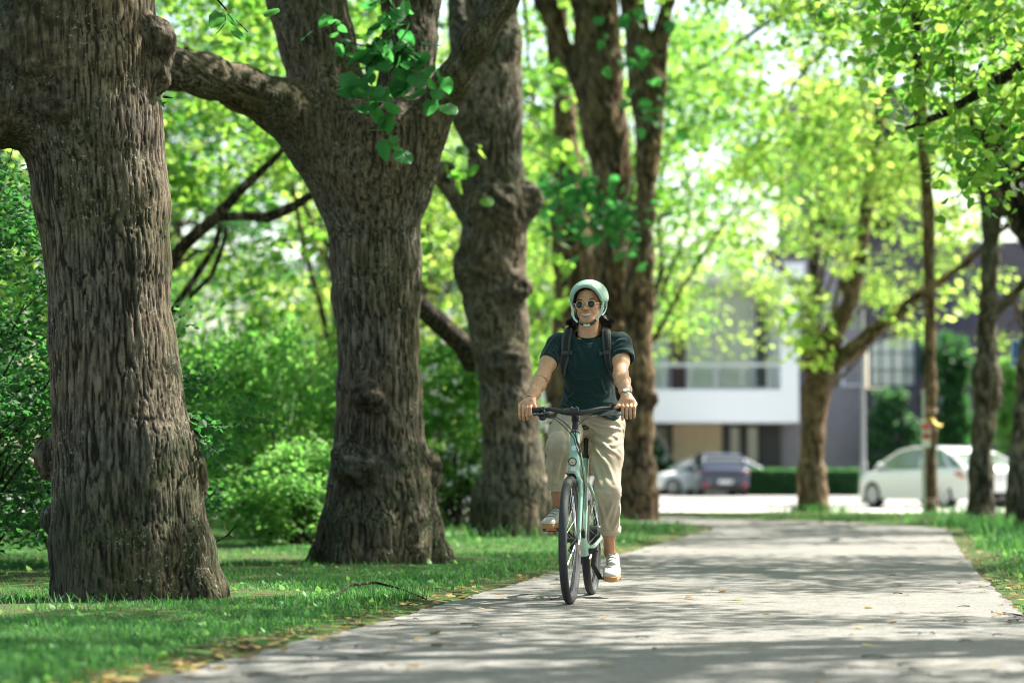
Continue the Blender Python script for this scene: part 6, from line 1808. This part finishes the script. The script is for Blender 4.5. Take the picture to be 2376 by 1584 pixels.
strapf([LP(1408, 700, .675), LP(1407, 714, .665), LP(1403, 724, .64), LP(1397, 731, .605)], .004)
strapf([LP(1395, 727, .60), LP(1388, 737, .592), LP(1382, 744, .585)], .006)
strapf([LP(1322.5, 697, .63), LP(1326, 708, .615), LP(1329, 719, .605), LP(1329, 731, .60)], [.004, .0055, .007, .009])
strapf([LP(1329, 731, .60), LP(1333, 740, .592), LP(1340, 747, .585)], .006)
strapf([LP(1340, 747, .585), LP(1347, 751, .575), LP(1354, 753.5, .57)], .006, BLK, 'chin_strap')
strapf([LP(1354, 753.5, .57), LP(1361, 755, .568), LP(1369, 753.5, .57)], .0055)
strapf([LP(1369, 753.5, .57), LP(1376, 748.5, .577), LP(1383, 742, .586)], .0075, BLK, 'chin_strap')
mb = MB(); mb.box(LP(1376.5, 750, .571), (.012, .008, .014), Quaternion((0, 1, 0), R(40))); mb.build('buckle', BLK, hel, bevel=.002)

# sunglasses
sgl = empty('sunglasses', (0, 0, 0)); sgl.parent = rd
GOLD = mat('wire_gold', (.85, .60, .32), .2, 1.0); LENS = mat('lens_dark', (.008, .007, .007), .12, spec=.35)
lc = [LP(1344.2, 707, .549), LP(1371.8, 705.2, .551)]
for c, sx in zip(lc, (-1, 1)):
    ax = HM @ np.array([sx * .10, -1, .02])
    ua = np.array(Vector(ax).normalized().orthogonal()); 
    mb = MB(); pts = []
    va = Vector(ax).normalized(); u = (Vector((1, 0, 0)) - va * va.x).normalized(); w_ = va.cross(u)
    mb.tube([c + np.array(u) * .0215 * math.cos(a) + np.array(w_) * .0205 * math.sin(a) for a in np.linspace(0, math.tau, 33)[:-1]], .0012, 8, closed=True); mb.build('rim', GOLD, sgl, smooth=60)
    mb = MB(); prof_ = [(.0208, 0), (.015, .0016), (.008, .0026), (0, .003)]
    vs = MB(); vs.lathe(c, ax, prof_, 28); vs.build('lens', LENS, sgl, smooth=60, fix=True)
mb = MB(); mb.tube([LP(1352.8, 704.5, .546), LP(1355.5, 702.2, .543), LP(1360.5, 702, .543), LP(1363.2, 703.8, .547)], .0012, 8); mb.build('bridge', GOLD, sgl, smooth=60)
for pts in ([LP(1335.6, 705, .550), LP(1330.8, 705, .556), H(-.079, .0, .004)], [LP(1380, 703, .553), LP(1385.5, 702.5, .560), H(.079, .0, .004)]):
    mb = MB(); mb.tube(pts, .0013, 8); mb.build('temple', GOLD, sgl, smooth=60)

# hair: locks that fall from under the helmet and flick outwards
hr = np.random.default_rng(9); mb = MB(); 
def lock(p0, p1, p2, p3, n, jit, rad=.0021):
    P0, P1, P2, P3 = map(np.array, (p0, p1, p2, p3))
    for _ in range(n):
        j = [hr.normal(size=3) * jit * k for k in (.5, .9, 1.1, 1.3)]; t = np.linspace(0, 1, 9)[:, None]
        c = (1 - t) ** 3 * (P0 + j[0]) + 3 * (1 - t) ** 2 * t * (P1 + j[1]) + 3 * (1 - t) * t ** 2 * (P2 + j[2]) + t ** 3 * (P3 + j[3])
        ph_ = hr.uniform(0, 6.28); fr_ = hr.uniform(7, 12); am = hr.uniform(.001, .004)
        c = c + am * t * np.concatenate([np.sin(t * fr_ + ph_), np.cos(t * fr_ + ph_) * .6, np.cos(t * fr_ * 1.1 + ph_)], 1) * (1 if n > 55 and jit > .005 else 0)
        mb.tube(c, list(np.array([1, 1.2, 1.2, 1.2, 1.1, 1, .8, .5, .15]) * rad), 5, cap=False)
for sx, tip, md, n in ((1, (1427, 745), (1408, 738), 260), (1, (1420, 756), (1400, 755), 200), (-1, (1313, 748), (1327, 741), 210), (-1, (1318, 757), (1330, 757), 180)):
    lock(H(sx * .070, .05, -.02), LP(1366 + sx * 24, 738, .71), LP(md[0], md[1] + 4, .715), LP(tip[0] - sx * 4, tip[1], .70), n, .0080, .0015)
lock(H(.05, .08, -.03), LP(1395, 735, .72), LP(1403, 758, .72), LP(1404, 768, .71), 60, .008); lock(H(-.05, .08, -.03), LP(1338, 735, .72), LP(1332, 755, .72), LP(1333, 766, .71), 60, .008)
lock(H(.0, .10, -.03), H(.0, .11, -.07), LP(1366, 750, .78), LP(1366, 765, .79), 60, .02)
for sx in (-1, 1): lock(H(sx * .045, -.065, .075), H(sx * .066, -.045, .05), H(sx * .075, -.02, .02), H(sx * .077, .01, -.02), 70, .0035, .0018)
for sx in (-1, 1): lock(H(sx * .0, -.078, .095), H(sx * .03, -.076, .088), H(sx * .050, -.062, .068), H(sx * .066, -.040, .04), 50, .0028, .0018)
mb.build('hair', HAIR, rd, smooth=60, fix=False)

# watch and bracelet
wt = empty('wristwatch', (0, 0, 0)); wt.parent = rd
ax = WRL - ELL; ax /= np.linalg.norm(ax); wc_ = WRL - ax * .012
mb = MB(); mb.lathe(wc_, ax, [(.0305, -.009), (.0325, -.008), (.0325, .008), (.0305, .009)], 32, close=True); mb.build('band', BLK, wt, smooth=40)
dirw = np.array([-.05, -.75, .62]); dirw -= ax * (dirw @ ax); dirw /= np.linalg.norm(dirw)
mb = MB(); mb.lathe(wc_ + dirw * .0305, dirw, [(.0165, -.004), (.0175, .0), (.0175, .005), (.0150, .0065)], 28); mb.build('case', STL, wt, smooth=40)
mb = MB(); mb.lathe(wc_ + dirw * .0305, dirw, [(.0148, .0060), (.0148, .0068), (0, .0070)], 28); mb.build('dial', WREF, wt, smooth=40)
ax = WRR - ELR; ax /= np.linalg.norm(ax); c = WRR - ax * .004
mb = MB(); u = np.cross(ax, [0, 1, 0]); u /= np.linalg.norm(u); w_ = np.cross(ax, u)
mb.tube([c + u * .0295 * math.cos(a) + w_ * .0285 * math.sin(a) for a in np.linspace(0, math.tau, 33)[:-1]], .0019, 8, closed=True); mb.build('bracelet', BLK, rd, smooth=60)

# backpack
bp = empty('backpack', BO, (0, 0, BTH)); tag(bp, 'dark grey backpack on the cyclist with both shoulder straps showing', 'backpack')
PACK = cloth_mat('pack_black', (.020, .022, .023), 500); PGREY = cloth_mat('pack_grey', (.055, .065, .06), 500)
s = SDF(); s.box(LP(1367, 862, .905), [.135, .070, .215], .05); V, F = s.mesh(.009); mesh_np('pack_body', vsmooth(V, F, 2), F, PACK, bp)
fs_ = shirt_sd(.010)
def strap_on(pts, ws, m, nm, off, th):
    q = []
    for px, py in pts:
        p = surf(fs_, px, py, off)
        if p is None: p = LP(px, py, .66)
        q.append(p)
    return q
for side in (0, 1):
    st = empty('shoulder_strap', (0, 0, 0)); st.parent = bp
    if side == 0:
        path = [(1319, 768), (1316, 777), (1313, 790), (1312, 805), (1311, 820), (1309, 835), (1308.5, 850), (1309, 865), (1308, 878)]; wd = [.024, .026, .027, .027, .026, .025, .022, .017, .009]
        back = [LP(1322, 766, .80), LP(1321, 763, .745)]
    else:
        path = [(1407, 768), (1407, 777), (1408, 790), (1409, 805), (1410, 820), (1412, 835), (1415, 850), (1419, 865), (1424, 880)]; wd = [.024, .026, .026, .026, .025, .023, .020, .015, .008]
        back = [LP(1403, 766, .80), LP(1405, 763, .745)]
    q = strap_on(path, wd, PGREY, 'x', .004, 0)
    mb = MB(); P_s = [back[0] + [0, 0, .0], back[1] + [0, 0, .012]] + q
    # flat ribbon built from cross direction = local x
    def ribbon(P_s, wd, th, m, nm, par):
        mb = MB(); vs = []; n = len(P_s)
        for i, p in enumerate(P_s):
            t = P_s[min(i + 1, n - 1)] - P_s[max(i - 1, 0)]; t = t / np.linalg.norm(t)
            g = np.array([(fs_.ev((p + e)[None]) - fs_.ev((p - e)[None]))[0] for e in np.eye(3) * .004]); g /= (np.linalg.norm(g) + 1e-9)
            u = np.cross(t, g); u /= (np.linalg.norm(u) + 1e-9)
            for k in range(10):
                a = k * math.tau / 10; ca, sa = math.cos(a), math.sin(a)
                vs.append(p + u * wd[i] * np.sign(ca) * abs(ca) ** .5 + g * (th * sa + th * .6))
        fcs = [(i * 10 + k, i * 10 + (k + 1) % 10, (i + 1) * 10 + (k + 1) % 10, (i + 1) * 10 + k) for i in range(n - 1) for k in range(10)] + [tuple(range(10)), tuple((n - 1) * 10 + k for k in range(10))]
        mb._add(vs, fcs); return mb.build(nm, m, par, smooth=50)
    ribbon(P_s, [.024, .024] + wd, .0065, PGREY, 'pad', st)
    ribbon(P_s[2:-1], [w * .52 for w in wd[:-1]], .0105, PACK, 'webbing', st)
    c = q[4]; mb = MB(); mb.box(c + [0, -.016, .004], (.046, .010, .022)); mb.build('buckle', BLK, st, bevel=.003)
    sgn = 1 if side == 0 else -1
    c2 = surf(fs_, *((1325, 818) if side == 0 else (1394, 820)), .004); mb = MB(); mb.tube([c + [0, -.014, 0], c2 + [0, -.004, 0]], [(.004, .008)] * 2, 8); mb.box(c2 + [0, -.004, 0], (.014, .01, .02)); mb.build('chest_clip', BLK, st)
    tail = [(1308, 876), (1305, 890)] if side == 0 else [(1424, 878), (1431, 895), (1437, 912), (1441, 928)]
    qt = [surf(fs_, *p, .003) for p in tail]; qt = [p for p in qt if p is not None]
    if len(qt) > 1: ribbon(qt, [.006] * len(qt), .0025, PACK, 'tail_webbing', st)
